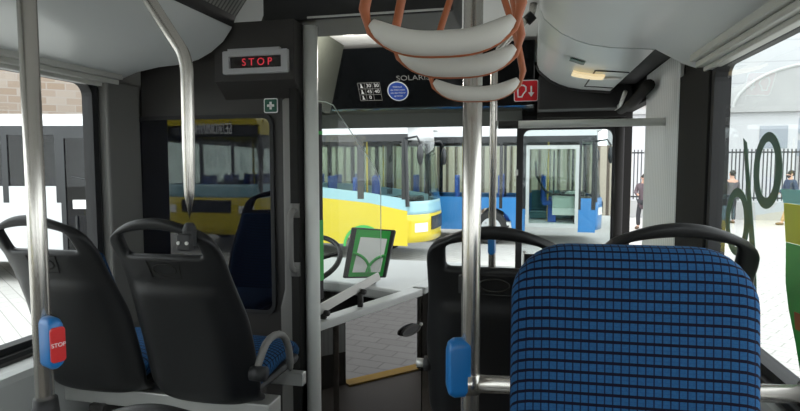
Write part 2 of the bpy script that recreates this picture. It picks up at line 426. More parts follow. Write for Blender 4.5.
MB().box((-.985, 2.19, .14), (-.945, 2.27, 2.44)).build('dark_strip', M_['panel2'], cp, bevel=.006)
MB().tube([(-.91, 2.25, .13), (-.91, 2.25, 2.43)], .031, 20).build('post', M_['post'], cp, smooth=True)
gh = MB(); gh.tube([V((-.965, 2.20, 1.665)), V((-.965, 2.165, 1.66)), V((-.965, 2.148, 1.64)), V((-.965, 2.145, 1.60)), V((-.965, 2.145, 1.47)), V((-.965, 2.148, 1.43)), V((-.965, 2.165, 1.41)), V((-.965, 2.20, 1.405))], .013, 10)
gh.box((-.985, 2.185, 1.38), (-.945, 2.2, 1.44)); gh.box((-.985, 2.185, 1.63), (-.945, 2.2, 1.69))
gh.build('grab_handle', M_['pillar'], cp, smooth=True)
# STOP display
sd = thing('stop_display', 'grey framed display with red letters STOP above the tinted window', 'display', (-1.105, 2.15, 2.226))
fr = MB(); fr.ring(rrect(.29, .094, .006), rrect(.232, .048, .003), (-1.105, 2.149, 2.273), (1, 0, 0), (0, 0, 1), (0, -.02, 0))
fr.build('bezel', M_['silver'], sd, bevel=.002)
MB().box((-1.225, 2.142, 2.246), (-.985, 2.148, 2.300)).build('screen', M_['screen'], sd)
text('lettering', 'S T O P', M_['led'], sd, (-1.10, 2.140, 2.273), (1, 0, 0), (0, 0, 1), .042, .001, stretch=1.0)
MB().box((-1.225, 2.128, 2.320), (-.995, 2.148, 2.328)).build('hood', M_['silver'], sd)
# first aid sign
fa = thing('first_aid_sign', 'small green sign with white cross on the partition above the tinted window', 'sign', (-1.086, 2.236, 2.105))
MB().prism(rrect(.064, .062, .008), (-1.086, 2.236, 2.105), (1, 0, 0), (0, 0, 1), (0, -.003, 0)).build('border', M_['white'], fa)
MB().prism(rrect(.056, .054, .006), (-1.086, 2.233, 2.105), (1, 0, 0), (0, 0, 1), (0, -.001, 0)).build('green_field', M_['signgreen'], fa)
cr = MB(); cr.box((-1.102, 2.2305, 2.1), (-1.07, 2.2318, 2.11)); cr.box((-1.091, 2.2305, 2.089), (-1.081, 2.2318, 2.121)); cr.build('cross', M_['white'], fa)
# ceiling box over the cab entrance
cb = thing('ceiling_box', 'black box cover across the ceiling over the cab entrance', 'ceiling cover', (-.65, 2.3, 2.44))
MB().box((-1.10, 2.2, 2.445), (-.30, 2.5, 2.62)).build('cover', M_['blackm'], cb, bevel=.008)
MB().box((-.90, 2.193, 2.45), (-.31, 2.2, 2.457)).build('bright_edge', M_['alu'], cb)
cl = thing('ceiling_lamp', 'small white ceiling lamp behind the black ceiling box', 'lamp', (-1.0, 3.0, 2.6))
MB().ball((-1.0, 3.0, 2.60), (.12, .08, .03)).build('lamp_cover', M_['lampw'], cl, smooth=True)
MB().box((-1.13, 2.91, 2.605), (-.87, 3.09, 2.62)).build('lamp_base', M_['grey'], cl)

# side panel left of the header
c3 = MB().prism([(2.46, 0), (2.46, .40), (3.66, .44), (3.46, 0)], (-1.17, 0, 2.612), (0, 1, 0), V((-.42, 0, -1)).normalized(), (-.03, 0, 0)).build('overhead_gusset', M_['olive'])
tag(c3, 'sloping grey green panel beside the left end of the black header', 'panel')

# ------------------------------------------------------------------ front header panel with lettering
hp = thing('header_panel', 'black header panel over the windscreen with grey maker lettering', 'panel', (-.4, 3.6, 2.3))
A, B_ = V((0, 3.5, 2.60)), V((0, 3.76, 2.235))
hU = V((1, 0, 0)); hW = (A - B_).normalized(); hN = hU.cross(hW)   # faces the passengers
if hN.y > 0: hN = -hN
h = MB(); h.prism([(3.5, 2.60), (3.76, 2.24), (4.3, 2.24), (4.3, 2.60)], (-1.40, 0, 0), (0, 1, 0), (0, 0, 1), (1.418, 0, 0))
h.build('cover', M_['hdr'], hp, bevel=.006)
def onhdr(x, z, d=.002):
    t = (z - A.z) / (B_.z - A.z); return V((x, A.y + (B_.y - A.y) * t, z)) + hN * d
text('lettering', 'SOLARIS', M_['greyprint'], hp, onhdr(-.755, 2.420), hU, hW, .050, .001, stretch=1.2)
lg = MB(); lg.ring(ell(0, 0, .11, .05), ell(.012, .004, .085, .03), onhdr(-.70, 2.52), hU, hW, hN * .002)
lg.build('logo', M_['greyprint'], hp)
# slim rear-view strip with a sun blind under the header
sb = tag(MB().prism([(3.77, 2.228), (3.77, 2.205), (4.25, 2.14), (4.27, 2.155)], (-1.66, 0, 0), (0, 1, 0), (0, 0, 1), (1.60, 0, 0)).build('sun_blind', M_['blind'], bevel=.004),
         'grey green roller sun blind along the top of the windscreen', 'sun blind')
# stickers
st = thing('capacity_sticker', 'square sticker with white table of figures left on the black header', 'sticker', onhdr(-1.06, 2.33, 0))
fx, fz = -1.062, 2.347
q = MB()
for i in range(4): q.prism([(-.076, -.002), (.076, -.002), (.076, .002), (-.076, .002)], onhdr(fx, fz) + hW * (-.066 + .044 * i), hU, hW, hN * .001)
for x in (-.076, -.03, .022, .076): q.prism([(-.0015, -.066), (.0015, -.066), (.0015, .066), (-.0015, .066)], onhdr(fx + x, fz), hU, hW, hN * .001)
q.build('ruled_table', M_['greyprint'], st)
q = MB()
for i in (0, 1, 2):
    p = onhdr(fx - .053, fz) + hW * (-.044 + .044 * i)
    q.prism([(-.010, -.014), (.012, -.014), (.004, .0), (.002, .014), (-.006, .014), (-.004, .0)], p, hU, hW, hN * .001)
q.build('pictogram', M_['white'], st)
for i, (a, b) in enumerate((('0', ''), ('45', '40'), ('30', '30'))):
    text('figures', a, M_['white'], st, onhdr(fx - .003, fz) + hW * (-.044 + .044 * i), hU, hW, .036, .0008)
    if b: text('figures', b, M_['white'], st, onhdr(fx + .05, fz) + hW * (-.044 + .044 * i), hU, hW, .036, .0008)
rs = thing('round_sticker', 'round blue sticker with white ring and text on the black header', 'sticker', onhdr(-.868, 2.34, 0))
p0 = onhdr(-.868, 2.345, .003)
MB().prism(ell(0, 0, .072, .072), p0, hU, hW, hN * .001).build('white_ring', M_['white'], rs)
MB().prism(ell(0, 0, .065, .065), p0 + hN * .001, hU, hW, hN * .001).build('blue_disc', M_['signblue'], rs)
for i, s in enumerate(('Während', 'der Fahrt nicht', 'mit dem Fahrer', 'sprechen')):
    text('lettering', s, M_['white'], rs, p0 + hN * .003 + hW * (.033 - .022 * i), hU, hW, .0165, .0008)
# red sign on header
rd = thing('red_sign', 'square red sign with white fist and arrow on the black header', 'sign', onhdr(-.03, 2.31, 0))
p0 = onhdr(-.035, 2.325, .002)
MB().prism(rrect(.150, .150, .012), p0, hU, hW, hN * .002).build('white_border', M_['white'], rd)
MB().prism(rrect(.140, .140, .010), p0 + hN * .002, hU, hW, hN * .001).build('red_field', M_['signred'], rd)
ar = MB(); ar.prism([(.028, .035), (.038, .035), (.038, -.01), (.052, -.01), (.033, -.042), (.014, -.01), (.028, -.01)], p0 + hN * .004, hU, hW, hN * .001); ar.build('arrow', M_['white'], rd)
fi = MB(); fi.ring([(-.052, -.045), (-.022, -.045), (-.012, -.02), (.004, 0), (.004, .03), (-.012, .045), (-.04, .045), (-.055, .02), (-.055, -.01)],
                   [(-.046, -.036), (-.028, -.036), (-.02, -.018), (-.005, .002), (-.005, .026), (-.016, .036), (-.037, .036), (-.046, .018), (-.046, -.008)], p0 + hN * .004, hU, hW, hN * .001)
fi.build('hand_pictogram', M_['white'], rd)
# door header box
dh = thing('door_header', 'black box above the open front door leaf', 'ceiling cover', (.3, 3.9, 2.2))
MB().box((.04, 3.66, 2.20), (.60, 4.06, 2.42)).build('cover', M_['blackm'], dh, bevel=.01)
MB().box((.04, 3.86, 2.165), (.60, 4.06, 2.20)).build('lower_lip', M_['panel2'], dh)
MB().tube([(.555, 2.95, 2.24), (.555, 3.4, 2.20), (.555, 3.82, 2.2)], .028, 10).build('door_actuator', M_['panel2'], dh, smooth=True)
MB().tube([(.50, 3.3, 2.25), (.52, 3.6, 2.21), (.52, 3.82, 2.21)], .012, 8).build('actuator_rod', M_['alu'], dh, smooth=True)

# ------------------------------------------------------------------ front door leaf, swung inward
dl = thing('door_leaf', 'glazed front door leaf with black frame standing open inward', 'door', (.27, 4.04, .42))
fr = MB(); fr.ring(rrect(.68, 1.98, .02), rrect(.59, 1.84, .05), (.245, 4.02, 1.175), (1, 0, 0), (0, 0, 1), (0, .035, 0))
fr.build('frame', M_['rubber'], dl, bevel=.003)
MB().prism(rrect(.59, 1.84, .04), (.245, 4.035, 1.175), (1, 0, 0), (0, 0, 1), (0, .004, 0)).build('pane', M_['leafglass'], dl)
MB().tube([(-.03, 4.0, .75), (-.03, 3.985, .8), (-.03, 3.985, 1.2), (-.03, 4.0, 1.25)], .014, 10).build('grab_bar', M_['alu'], dl, smooth=True)
MB().box((-.10, 4.005, 1.78), (-.082, 4.02, 1.82)).build('lock_catch', M_['alu'], dl)
struct(MB().box((.585, 4.06, .4), (.62, 4.14, 2.16)).build('trim_13', M_['panel2'], bevel=.008))
ps = thing('door_post', 'dark grey upright post with hinges beside the open door leaf', 'post', (.57, 3.95, .4))
MB().tube([(.572, 3.95, .13), (.572, 3.95, 2.16)], .03, 14).build('shaft', M_['panel2'], ps, smooth=True)
for z in (.6, 1.35, 1.62): MB().box((.55, 3.94, z), (.60, 4.0, z + .05)).build('hinge', M_['blackm'], ps)
struct(MB().box((.56, 3.27, .1305), (.67, 4.06, .145)).build('trim_14', M_['yellow']))

# ------------------------------------------------------------------ cab door with till desk
D0, D1 = V((-.935, 2.33, 0)), V((-.60, 3.15, 0)); dd = (D1 - D0).normalized(); dn = V((dd.y, -dd.x, 0)); Ld = (D1 - D0).length
Zz = V((0, 0, 1))
cd = thing('cab_door', 'glossy black cab door with oval latch reflecting the paving outside', 'door', (-.77, 2.74, .40))
MB().prism([(.0, .16), (Ld - .008, .16), (Ld - .008, 1.10), (0, 1.10)], D0, dd, Zz, -dn * .03).build('door_panel', M_['gloss'], cd)
MB().prism([(-.01, 1.095), (Ld, 1.095), (Ld, 1.135), (-.01, 1.135)], D0 + dn * .006, dd, Zz, -dn * .08).build('top_rail', M_['dash'], cd, bevel=.006)
lt = MB(); lt.prism(ell(Ld - .13, .925, .085, .024), D0 + dn * .001, dd, Zz, dn * .012)
lo = lt.build('latch', M_['blackm'], cd, bevel=.004)
MB().ring(ell(Ld - .13, .925, .092, .029), ell(Ld - .13, .925, .08, .02), D0 + dn * .001, dd, Zz, dn * .018).build('latch_rim', M_['panel'], lo, bevel=.002)
MB().ball(D0 + dd * (Ld - .025) + dn * .01 + Zz * .935, .011, 10).build('lock', M_['alu'], cd, smooth=True)
D2 = D1 + V((.10, .62, 0)); d2 = (D2 - D1).normalized(); n2 = V((d2.y, -d2.x, 0)); L2 = (D2 - D1).length
cs = thing('counter_front', 'glossy black side panel between the cab door and the windscreen', 'panel', (-.57, 3.4, .4))
MB().prism([(.006, .16), (L2, .16), (L2, 1.094), (.006, 1.094)], D1, d2, Zz, -n2 * .03).build('side_panel', M_['gloss'], cs)
MB().prism([(.045, 1.095), (L2, 1.095), (L2, 1.135), (.045, 1.135)], D1 + n2 * .006, d2, Zz, -n2 * .08).build('top_rail', M_['dash'], cs, bevel=.006)
# glass shield standing on the door
sh = thing('driver_shield', 'clear glass shield with slanted edge standing on the cab door', 'screen', (-.85, 2.5, 1.14))
so = dn * -.03
outl = [(.0, 1.20), (.0, 2.14), (.12, 2.14), (.17, 2.13), (.21, 2.09), (.30, 2.01), (.42, 1.90), (.50, 1.82), (.53, 1.76), (.535, 1.70), (.535, 1.36), (.53, 1.32), (.50, 1.285)]
MB().prism(outl, D0 + so, dd, Zz, -dn * .004).build('pane', M_['shield'], sh)
ed = [D0 + so - dn * .002 + dd * a + Zz * b for a, b in outl[1:]]
MB().tube(ed, .0022, 6).build('polished_edge', mat('edge_glass', (.55, .62, .58), .3), sh)
foot = MB(); foot.prism([(.0, 1.20), (.5, 1.29), (.52, 1.25), (.0, 1.15)], D0 + so - dn * .002, dd, Zz, dn * .012)
foot.build('clamp_rail', M_['alu'], sh, bevel=.002)
for a, z, g_ in ((.09, 1.165, .028), (.36, 1.215, .078)):
    p = D0 + so + dd * a + Zz * z; b = MB(); b.tube([p + dn * .008, p + dn * .03], .014, 12); b.box(tuple(p + V((-.012, -.012, -g_))), tuple(p + V((.012, .012, 0)))); b.build('bolt', M_['panel'], sh, smooth=True)
MB().prism([(.0, 1.22), (.085, 1.235), (.085, 2.13), (.0, 2.13)], D0 + so + dn * .002, dd, Zz, dn * .004).build('edge_strip', M_['blackm'], sh)
MB().prism([(.035, 1.32), (.085, 1.32), (.085, 1.60), (.035, 1.60)], D0 + so + dn * .007, dd, Zz, dn * .001).build('green_reflection', M_['green'], sh)  # green reflection at the near edge of the shield, painted as a strip
MB().prism([(.035, 1.99), (.085, 1.99), (.085, 2.005), (.035, 2.005)], D0 + so + dn * .007, dd, Zz, dn * .001).build('green_reflection_bit', M_['green'], sh)  # upper bit of the same painted reflection

# dashboard
db = thing('dashboard', 'grey dashboard shelf under the windscreen beside the till', 'dashboard', (-1.1, 3.8, .4))
m = MB(); m.prism([(-1.70, 3.50), (-1.2, 3.42), (-.73, 3.22), (-.63, 3.80), (-.5, 3.80), (-.5, 4.34), (-1.70, 4.34)], (0, 0, 1.02), (1, 0, 0), (0, 1, 0), (0, 0, .075)); m.build('shelf', M_['dash'], db, bevel=.015)
m = MB(); m.prism([(-1.68, 3.6), (-.74, 3.4), (-.68, 3.8), (-.60, 4.32), (-1.68, 4.32)], (0, 0, .13), (1, 0, 0), (0, 1, 0), (0, 0, .89)); m.build('base', M_['panel2'], db)
m = MB(); m.box((-.49, 4.16, 1.02), (.58, 4.34, 1.07)); m.build('windscreen_sill', M_['dash'], db, bevel=.01)
# ticket console
tk = thing('ticket_console', 'black console with green and white angled screen beside the till', 'console', (-.98, 3.36, 1.1))
R = Matrix.Rotation(math.radians(-14), 3, 'X'); cO = V((-.985, 3.36, 1.30)); cU = V((.99, .12, 0)).normalized(); cW = V((.05, .28, .96)).normalized(); cN = cU.cross(cW)
MB().prism([(-.145, -.16), (.125, -.15), (.155, .15), (-.13, .165)], cO, cU, cW, -cN * .05).build('case', M_['blackm'], tk, bevel=.008)
MB().prism([(-.108, -.152), (.108, -.145), (.128, .14), (-.092, .15)], cO + cN * .001, cU, cW, cN * .003).build('green_face', M_['green'], tk)
MB().prism([(-.085, -.125), (.09, -.12), (.11, .09), (-.06, .10)], cO + cN * .005, cU, cW, cN * .002).build('white_field', M_['white'], tk)
m = MB()
for cx, r in ((-.105, .13), (.125, .12)):
    pts = [cO + cN * .008 + cU * (cx + r * math.cos(math.radians(a)) * (1 if cx < 0 else -1)) + cW * (-.135 + r * math.sin(math.radians(a))) for a in range(4, 86, 8)]
    m.tube(pts, .01, flat=(.022, .002, tuple(cN.cross(V((1, 0, 0)))))) if False else m.tube(pts, .009, 8)
m.build('green_arcs', M_['green'], tk)
MB().tube([(-.98, 3.42, 1.1), (-.98, 3.40, 1.22)], .03, 12).build('foot', M_['blackm'], tk, smooth=True)
# steering wheel
sw = thing('steering_wheel', 'black steering wheel partly hidden by the cab post', 'steering wheel', (-1.33, 3.22, 1.23))
ax = V((0, -.5, .866)); u = V((1, 0, 0)); w = ax.cross(u)
C0 = V((-1.36, 3.20, 1.27))
MB().tube([C0 + (u * math.cos(2 * PI * i / 40) + w * math.sin(2 * PI * i / 40)) * .235 for i in range(40)], .016, 10, closed=True).build('rim', M_['black'], sw, smooth=True)
for a in (20, 160, 270):
    MB().tube([C0 - ax * .03, C0 + (u * math.cos(math.radians(a)) + w * math.sin(math.radians(a))) * .23], .013, 8).build('spoke', M_['blackm'], sw, smooth=True)
MB().tube([V((C0.x, 3.31, .13)), V((C0.x, 3.30, 1.0)), C0 - ax * .12, C0 + ax * .0], [.05, .05, .05, .06], 14).build('column', M_['blackm'], sw, smooth=True)
# driver's seat
ds = thing('driver_chair', 'black driver seat behind the tinted partition', 'seat', (-1.36, 2.7, .36))
MB().box((-1.58, 2.36, .85), (-1.14, 2.46, 1.55)).build('backrest', M_['blackm'], ds, bevel=.03)
MB().box((-1.58, 2.44, .72), (-1.14, 2.9, .86)).build('cushion', M_['blackm'], ds, bevel=.03)
MB().box((-1.45, 2.5, .13), (-1.27, 2.8, .73)).build('pedestal', M_['blackm'], ds)

# ------------------------------------------------------------------ passenger seats
def lerp(t, ks):
    for (a, x), (b, y) in zip(ks, ks[1:]):
        if t <= b: 
            k = max(0, (t - a) / (b - a)); k = k * k * (3 - 2 * k) * .4 + k * .6; return x + (y - x) * k
    return ks[-1][1]
HW = [(0, .185), (.12, .20), (.45, .198), (.72, .180), (.86, .178), (.93, .174), (.965, .166), (1.0, .142)]
H = .60; LEAN = .22
def shell_pt(u, v, push=0.):
    u = 2 * u - 1; hw = lerp(v, HW)
    y = -LEAN * v + .02 * math.sin(PI * min(v, 1)) 
    y += .055 * abs(u) ** 3 * (1 - .75 * max(0, v - .5) * 2 * .8)      # wings wrap forward
    # raised pad in the middle of the back
    inside = max(0, min(1, (.80 - abs(u)) / .14)) * max(0, min(1, (.68 - v) / .06))
    y -= .016 * inside
    if v < .06: y += .05 * (1 - v / .06)
    z = H * v - .035 * (1 - v)
    if v > .80: z -= .045 * (u * u) * (v - .80) / .20
    return V((u * hw, y - push, z))
def make_seat(label, z0=.40):
    t = thing('passenger_seat', label, 'seat')
    up = Matrix.Translation((0, 0, z0))
    m = MB(); m.grid(lambda u, v: shell_pt(u, v), 20, 40, skip=lambda u, v: abs(2 * u - 1) < .74 and .835 < v < .953)
    m.bm.transform(up); m.build('back_shell', M_['black'], t, smooth=True, solid=.026, sub=1, world=False, off=0)
    m = MB(); cuv = lambda u, v: shell_pt(.07 + .86 * u, .10 + .70 * v) + V((0, .045, 0))
    m.grid(cuv, 12, 14); m.bm.transform(up); m.build('back_cushion', M_['fabric'], t, smooth=True, solid=.045, sub=1, world=False, off=0)
    m = MB()
    m.grid(lambda u, v: V(((2 * u - 1) * (.195 - .02 * v * v), .03 + .41 * v, .07 + .012 * math.sin(PI * v) + .012 * v - .02 * abs(2 * u - 1) ** 4 - (.05 * ((v - .85) / .15) ** 2 if v > .85 else 0))), 12, 12)
    m.bm.transform(up); m.build('seat_cushion', M_['fabric'], t, smooth=True, solid=.05, sub=1, world=False, off=-1)
    m = MB(); m.box((-.18, .05, -.015), (.18, .40, .022)); m.bm.transform(up); m.build('seat_pan', M_['black'], t, bevel=.02, world=False)
    # emblem: lens in a flat plate
    P = lambda a, b: shell_pt(.5 + a / .36, .752 + b / H, .015)
    m = MB(); m.tube([P(.038 * math.cos(2 * PI * i / 24), .017 * math.sin(2 * PI * i / 24)) for i in range(24)], .003, 6, closed=True)
    m.tube([P(a, b) for a, b in ((-.055, .026), (.055, .026), (.047, -.026), (-.047, -.026))], .0022, 6, closed=True)
    m.bm.transform(up); m.build('emblem', M_['panel2'], t, world=False)
    return t
def armrest(t, side, z0=.40):
    pts = [V((side * .205, -.01, .09)), V((side * .215, .02, .16)), V((side * .218, .06, .185)), V((side * .218, .14, .18)), V((side * .216, .20, .14)), V((side * .212, .235, .07)), V((side * .208, .245, .0))]
    m = MB(); m.tube(pts, .0135, 10); m.bm.transform(Matrix.Translation((0, 0, z0))); m.build('armrest', M_['pillar'], t, smooth=True, sub=1, world=False)
    m = MB(); m.tube([V((side * .19, -.01, .09)), V((side * .24, -.01, .09))], .024, 12); m.bm.transform(Matrix.Translation((0, 0, z0))); m.build('pivot', M_['blackm'], t, smooth=True, world=False)

ZP = 1.10 - .40   # podium top under the front seat rows
s1 = make_seat('black backed seat at the left window, leftmost of the two left seats'); s1.location = (-1.475, 1.60, ZP)
s2 = copy_tree(s1); s2['label'] = 'black backed aisle seat on the left with bent pole clamped on top'; s2.location = (-1.045, 1.60, ZP); armrest(s2, 1)
s3 = copy_tree(s1); s3['label'] = 'black backed seat just behind the central pole'; s3.location = (-.085, 1.60, ZP)
m = MB(); m.tube([V((-.205, .0, .565)), V((-.235, .0, .565))], .013, 12); kn = m.build('arm_knob', M_['alu'], s3, smooth=True, world=False)
m = MB(); m.tube([V((-.19, .0, .565)), V((-.212, .0, .565))], .022, 12); m.build('knob_boss', M_['blackm'], s3, smooth=True, world=False)
s4 = copy_tree(s1); s4['label'] = 'black backed seat at the right window, behind the blue backrest'; s4.location = (.342, 1.60, ZP + .018)
s5 = copy_tree(s1); s5['label'] = 'low black seat top at the bottom edge beside the near left pole'; s5.location = (-.755, 1.22, .345)
s6 = None
# frames and podiums
def beam(name, x0, x1, label):
    t = thing(name, label, 'frame', ((x0 + x1) / 2, 1.7, .7))
    MB().box((x0, 1.68, .985), (x1, 1.77, 1.046)).build('cross_beam', M_['alu'], t, bevel=.004)
    MB().box((x0, 1.96, 1.0), (x1, 2.0, 1.05)).build('cross_beam', M_['alu'], t, bevel=.004)
    for x in (x0 + .25, x1 - .2): MB().box((x - .03, 1.66, .70), (x + .03, 2.0, .99)).build('pedestal', M_['panel'], t, bevel=.005)
beam('seat_frame', -1.76, -.84, 'aluminium beam frame under the left seat pair')
beam('seat_frame', -.30, .58, 'aluminium beam frame under the right seat pair')
pd = MB(); pd.box((XL, .55, .13), (-.84, 2.19, .70)); struct(pd.build('trim_15', M_['grey'], bevel=.02))
pd = MB(); pd.box((-.30, .3, .13), (XR, 2.6, .70)); struct(pd.build('trim_16', M_['panel'], bevel=.02))
ledge = MB(); ledge.box((XL, -.5, .70), (XL + .12, 2.03, 1.16)); struct(ledge.build('trim_17', M_['grey'], bevel=.03))
ledge = MB(); ledge.box((XR - .05, -.5, .70), (XR, 2.55, 1.27)); struct(ledge.build('trim_18', M_['grey'], bevel=.02))

# blue rear-facing seat
bs = thing('passenger_seat', 'blue checked backrest of the rear-facing seat, large in the right foreground', 'seat', (.171, 1.0, .70), PI + math.radians(2.5))
def roundpad(w, h, r, n):   # outline with rounded top corners, as a function for a lofted pad
    return rrect(w, h, r, n)
m = MB()
def pad(cx, cz, w, h, r, levels):
    """stack of inset outlines -> pillow with a rolled edge; levels = [(inset, y)]"""
    rings = []
    for ins, y in levels:
        poly = rrect(w - 2 * ins, h - 2 * ins, max(.004, r - ins * .9), 8)
        rings.append([m.bm.verts.new((cx + a, y + .06 * (b / h) * 0, cz + b)) for a, b in poly])
    for a, b in zip(rings, rings[1:]):
        k = len(a)
        for i in range(k): m.bm.faces.new((a[i], a[(i + 1) % k], b[(i + 1) % k], b[i]))
    m.bm.faces.new(rings[0]); m.bm.faces.new(rings[-1][::-1])
pad(0, .30, .40, .62, .10, [(.02, .0), (.004, .008), (.0, .02), (.0, .045), (.004, .06), (.012, .07), (.03, .077), (.06, .08)])
m.bm.transform(Matrix.Translation((0, .0, .402)) @ Matrix.Rotation(math.radians(6), 4, 'X'))
m.build('back_cushion', M_['fabric'], bs, smooth=True, world=False).modifiers.new('es', 'EDGE_SPLIT').split_angle = math.radians(60)
m = MB(); m.grid(lambda u, v: V(((2 * u - 1) * .175, -.03 - .07 * v, .40 + .58 * v)), 6, 8)
m.build('back_shell', M_['black'], bs, smooth=True, solid=.025, world=False)
m = MB()
m.prism(rrect(.40, .42, .06), (0, .27, .35), (1, 0, 0), (0, 1, 0), (0, 0, .08)); m.build('seat_cushion', M_['fabric'], bs, bevel=.02, world=False)
m = MB(); m.box((-.17, .06, .0), (.17, .40, .35)); m.build('pedestal', M_['panel'], bs, world=False)

# ------------------------------------------------------------------ poles and rails
def button_box(par, p, face, red, s=1.):
    """oval blue stop-button housing on a pole; face = direction it looks"""
    f = V(face).normalized(); r = V((0, 0, 1)); u = r.cross(f)
    m = MB(); rings = []
    for k, d in ((.75, -.022), (1., -.012), (1., .018), (.9, .028), (.7, .032)):
        rings.append([m.bm.verts.new(V(p) + u * a * k + r * b * k + f * d) for a, b in rrect(.044 * s, .15 * s, .0215 * s, 6)])
    for a, b in zip(rings, rings[1:]):
        for i in range(len(a)): m.bm.faces.new((a[i], a[(i + 1) % len(a)], b[(i + 1) % len(a)], b[i]))
    m.bm.faces.new(rings[0]); m.bm.faces.new(rings[-1])
    b = m.build('button_housing', M_['blue'], par, smooth=True, bevel=.003)
    if red:
        MB().prism(rrect(.03, .075, .008), V(p) + f * .031, u, r, f * .006).build('red_button', M_['red'], b, bevel=.002)
        text('lettering', 'STOP', M_['white'], b, V(p) + f * .0375, u, r, .012, .0006)
p1 = thing('grab_pole', 'near left steel pole with blue and red stop button', 'pole', (-1.02, .98, .70))
MB().tube([(-1.02, .98, .70), (-1.02, .98, 2.62)], .0185, 20).build('tube', M_['steel'], p1, smooth=True)
MB().tube([(-1.02, .98, 1.30), (-1.02, .98, 1.345)], [.028, .024], 16).build('clamp', M_['blackm'], p1, smooth=True)
MB().tube([(-1.02, .98, .70), (-1.02, .98, .72)], .05, 16).build('foot_flange', M_['alu'], p1)
button_box(p1, (-.990, .970, 1.475), (.93, -.36, 0), True, .74)
p2 = thing('grab_pole', 'bent steel pole rising from the left aisle seat to the ceiling', 'pole', (-.93, 1.385, 1.66))
pts = [V((-.925, 1.385, 1.685)), V((-.92, 1.385, 2.09))] + [V((-.92 - .045 * (1 - math.cos(t)), 1.385, 2.09 + .10 * math.sin(t))) for t in (.25, .5, .75, .95)]
pts += [V((-1.03, 1.385, 2.30)), V((-1.145, 1.385, 2.48))]
MB().tube(pts, .0178, 20).build('tube', M_['steel'], p2, smooth=True, sub=1)
m = MB(); m.tube([(-.926, 1.385, 1.625), (-.926, 1.385, 1.672)], .019, 14); m.tube([(-.926, 1.385, 1.665), (-.926, 1.385, 1.69)], [.022, .012], 14); m.box((-.947, 1.352, 1.615), (-.905, 1.372, 1.66))
m.build('clamp', M_['blackm'], p2, smooth=False, bevel=.004)
for dx in (-.013, .013): MB().tube([(-.926 + dx, 1.348, 1.637), (-.926 + dx, 1.354, 1.637)], .005, 10).build('screw', M_['alu'], p2)
p3 = thing('grab_pole', 'central steel pole with blue button housing left of the blue backrest', 'pole', (-.116, 1.15, .70))
MB().tube([(-.116, 1.15, .70), (-.116, 1.15, 2.62)], .0195, 24).build('tube', M_['steel'], p3, smooth=True)
button_box(p3, (-.132, 1.142, 1.43), (-.92, -.4, 0), False, .84)
MB().tube([(-.116, 1.15, 1.375), (-.116, 1.15, 1.415)], .0225, 20).build('tee_joint', M_['steel'], p3, smooth=True)
MB().box((-.142, 1.15, 1.585), (-.126, 1.175, 1.62)).build('bracket', M_['blackm'], p3)
r1 = thing('lower_rail', 'short horizontal steel rail behind the blue backrest', 'handrail', (.2, 1.2, 1.39))
MB().tube([(-.10, 1.152, 1.393), (.57, 1.27, 1.385)], .0185, 18).build('tube', M_['steel'], r1, smooth=True)
MB().tube([(.555, 1.268, 1.385), (.572, 1.271, 1.385)], .032, 16).build('wall_flange', M_['alu'], r1)
p4 = thing('grab_pole', 'farther thin steel pole in front of the windscreen, bending right above', 'pole', (-.178, 2.8, .70))
pts = [V((-.178, 2.8, .13)), V((-.18, 2.8, 2.30)), V((-.176, 2.8, 2.36)), V((-.155, 2.8, 2.41)), V((-.12, 2.8, 2.45)), V((-.005, 2.8, 2.575)), V((.003, 2.8, 2.62))]
MB().tube(pts, .018, 18).build('tube', M_['steel'], p4, smooth=True)
MB().tube([(-.03, 2.8, 2.537), (-.0, 2.8, 2.566)], .025, 14).build('ceiling_joint', M_['blackm'], p4, smooth=True)
button_box(p4, (-.178, 2.775, 1.47), (-.1, -1, 0), False, .8)
r2 = thing('handrail', 'horizontal grey handrail from the farther pole to the ribbed panel', 'handrail', (.2, 2.8, 2.05))
MB().tube([(-.159, 2.8, 2.047), (.598, 2.8, 2.05)], .0185, 18).build('tube', M_['post'], r2, smooth=True)
MB().tube([(-.155, 2.8, 2.047), (-.06, 2.8, 2.047)], .0195, 18).build('sleeve', M_['panel'], r2, smooth=True)
cr = thing('ceiling_rail', 'steel rail under the ceiling that the hand straps hang from', 'handrail', (-.1, .5, 2.23))
MB().tube([(-.103, -1.2, 2.235), (-.103, 1.14, 2.235)], .0165, 16).build('tube', M_['steel'], cr, smooth=True)
for y in (-1.1, .3): MB().tube([(-.103, y, 2.235), (-.103, y, 2.62)], .012, 12).build('hanger', M_['steel'], cr, smooth=True)

# hand straps
def make_strap(label):
    t = thing('hand_strap', label, 'hand strap', group='orange hand straps under the ceiling rail')
    hw = .082
    bot = [V((x * hw, 0, -.2535 + .027 * abs(x) ** 3)) for x in [i / 8 for i in range(-8, 9)]]
    loop = [V((-.016, 0, .018)), V((-.03, 0, .0)), V((-.076, 0, -.14)), V((-.088, 0, -.20))] + bot + [V((.088, 0, -.20)), V((.076, 0, -.14)), V((.03, 0, .0)), V((.016, 0, .018))]
    rr = [.0065] * 4 + [.003] * 17 + [.0065] * 4
    MB().tube(loop, rr, 10, closed=True).build('strap', M_['orange'], t, world=False, smooth=True)
    m = MB(); n = 17; prof = []
    for i in range(n):
        x = -1 + 2 * i / (n - 1); e = (1 - abs(x) ** 6)
        prof.append((V((x * hw * .97, 0, -.2405 + .025 * abs(x) ** 3)), .006 + .0085 * e))
    m.tube([p for p, r in prof], [r for p, r in prof], 14)
    g = m.build('grip', M_['grip'], t, smooth=True, world=False)
    m = MB(); m.tube([V((0, -.016, .008)), V((0, .016, .008))], .024, 14); m.build('rail_clip', M_['blackm'], t, world=False, smooth=True)
    return t
h1 = make_strap('nearest orange hand strap with grey grip, largest and highest of the three'); h1.location = (-.100, .635, 2.227); h1.rotation_euler.z = math.radians(5)
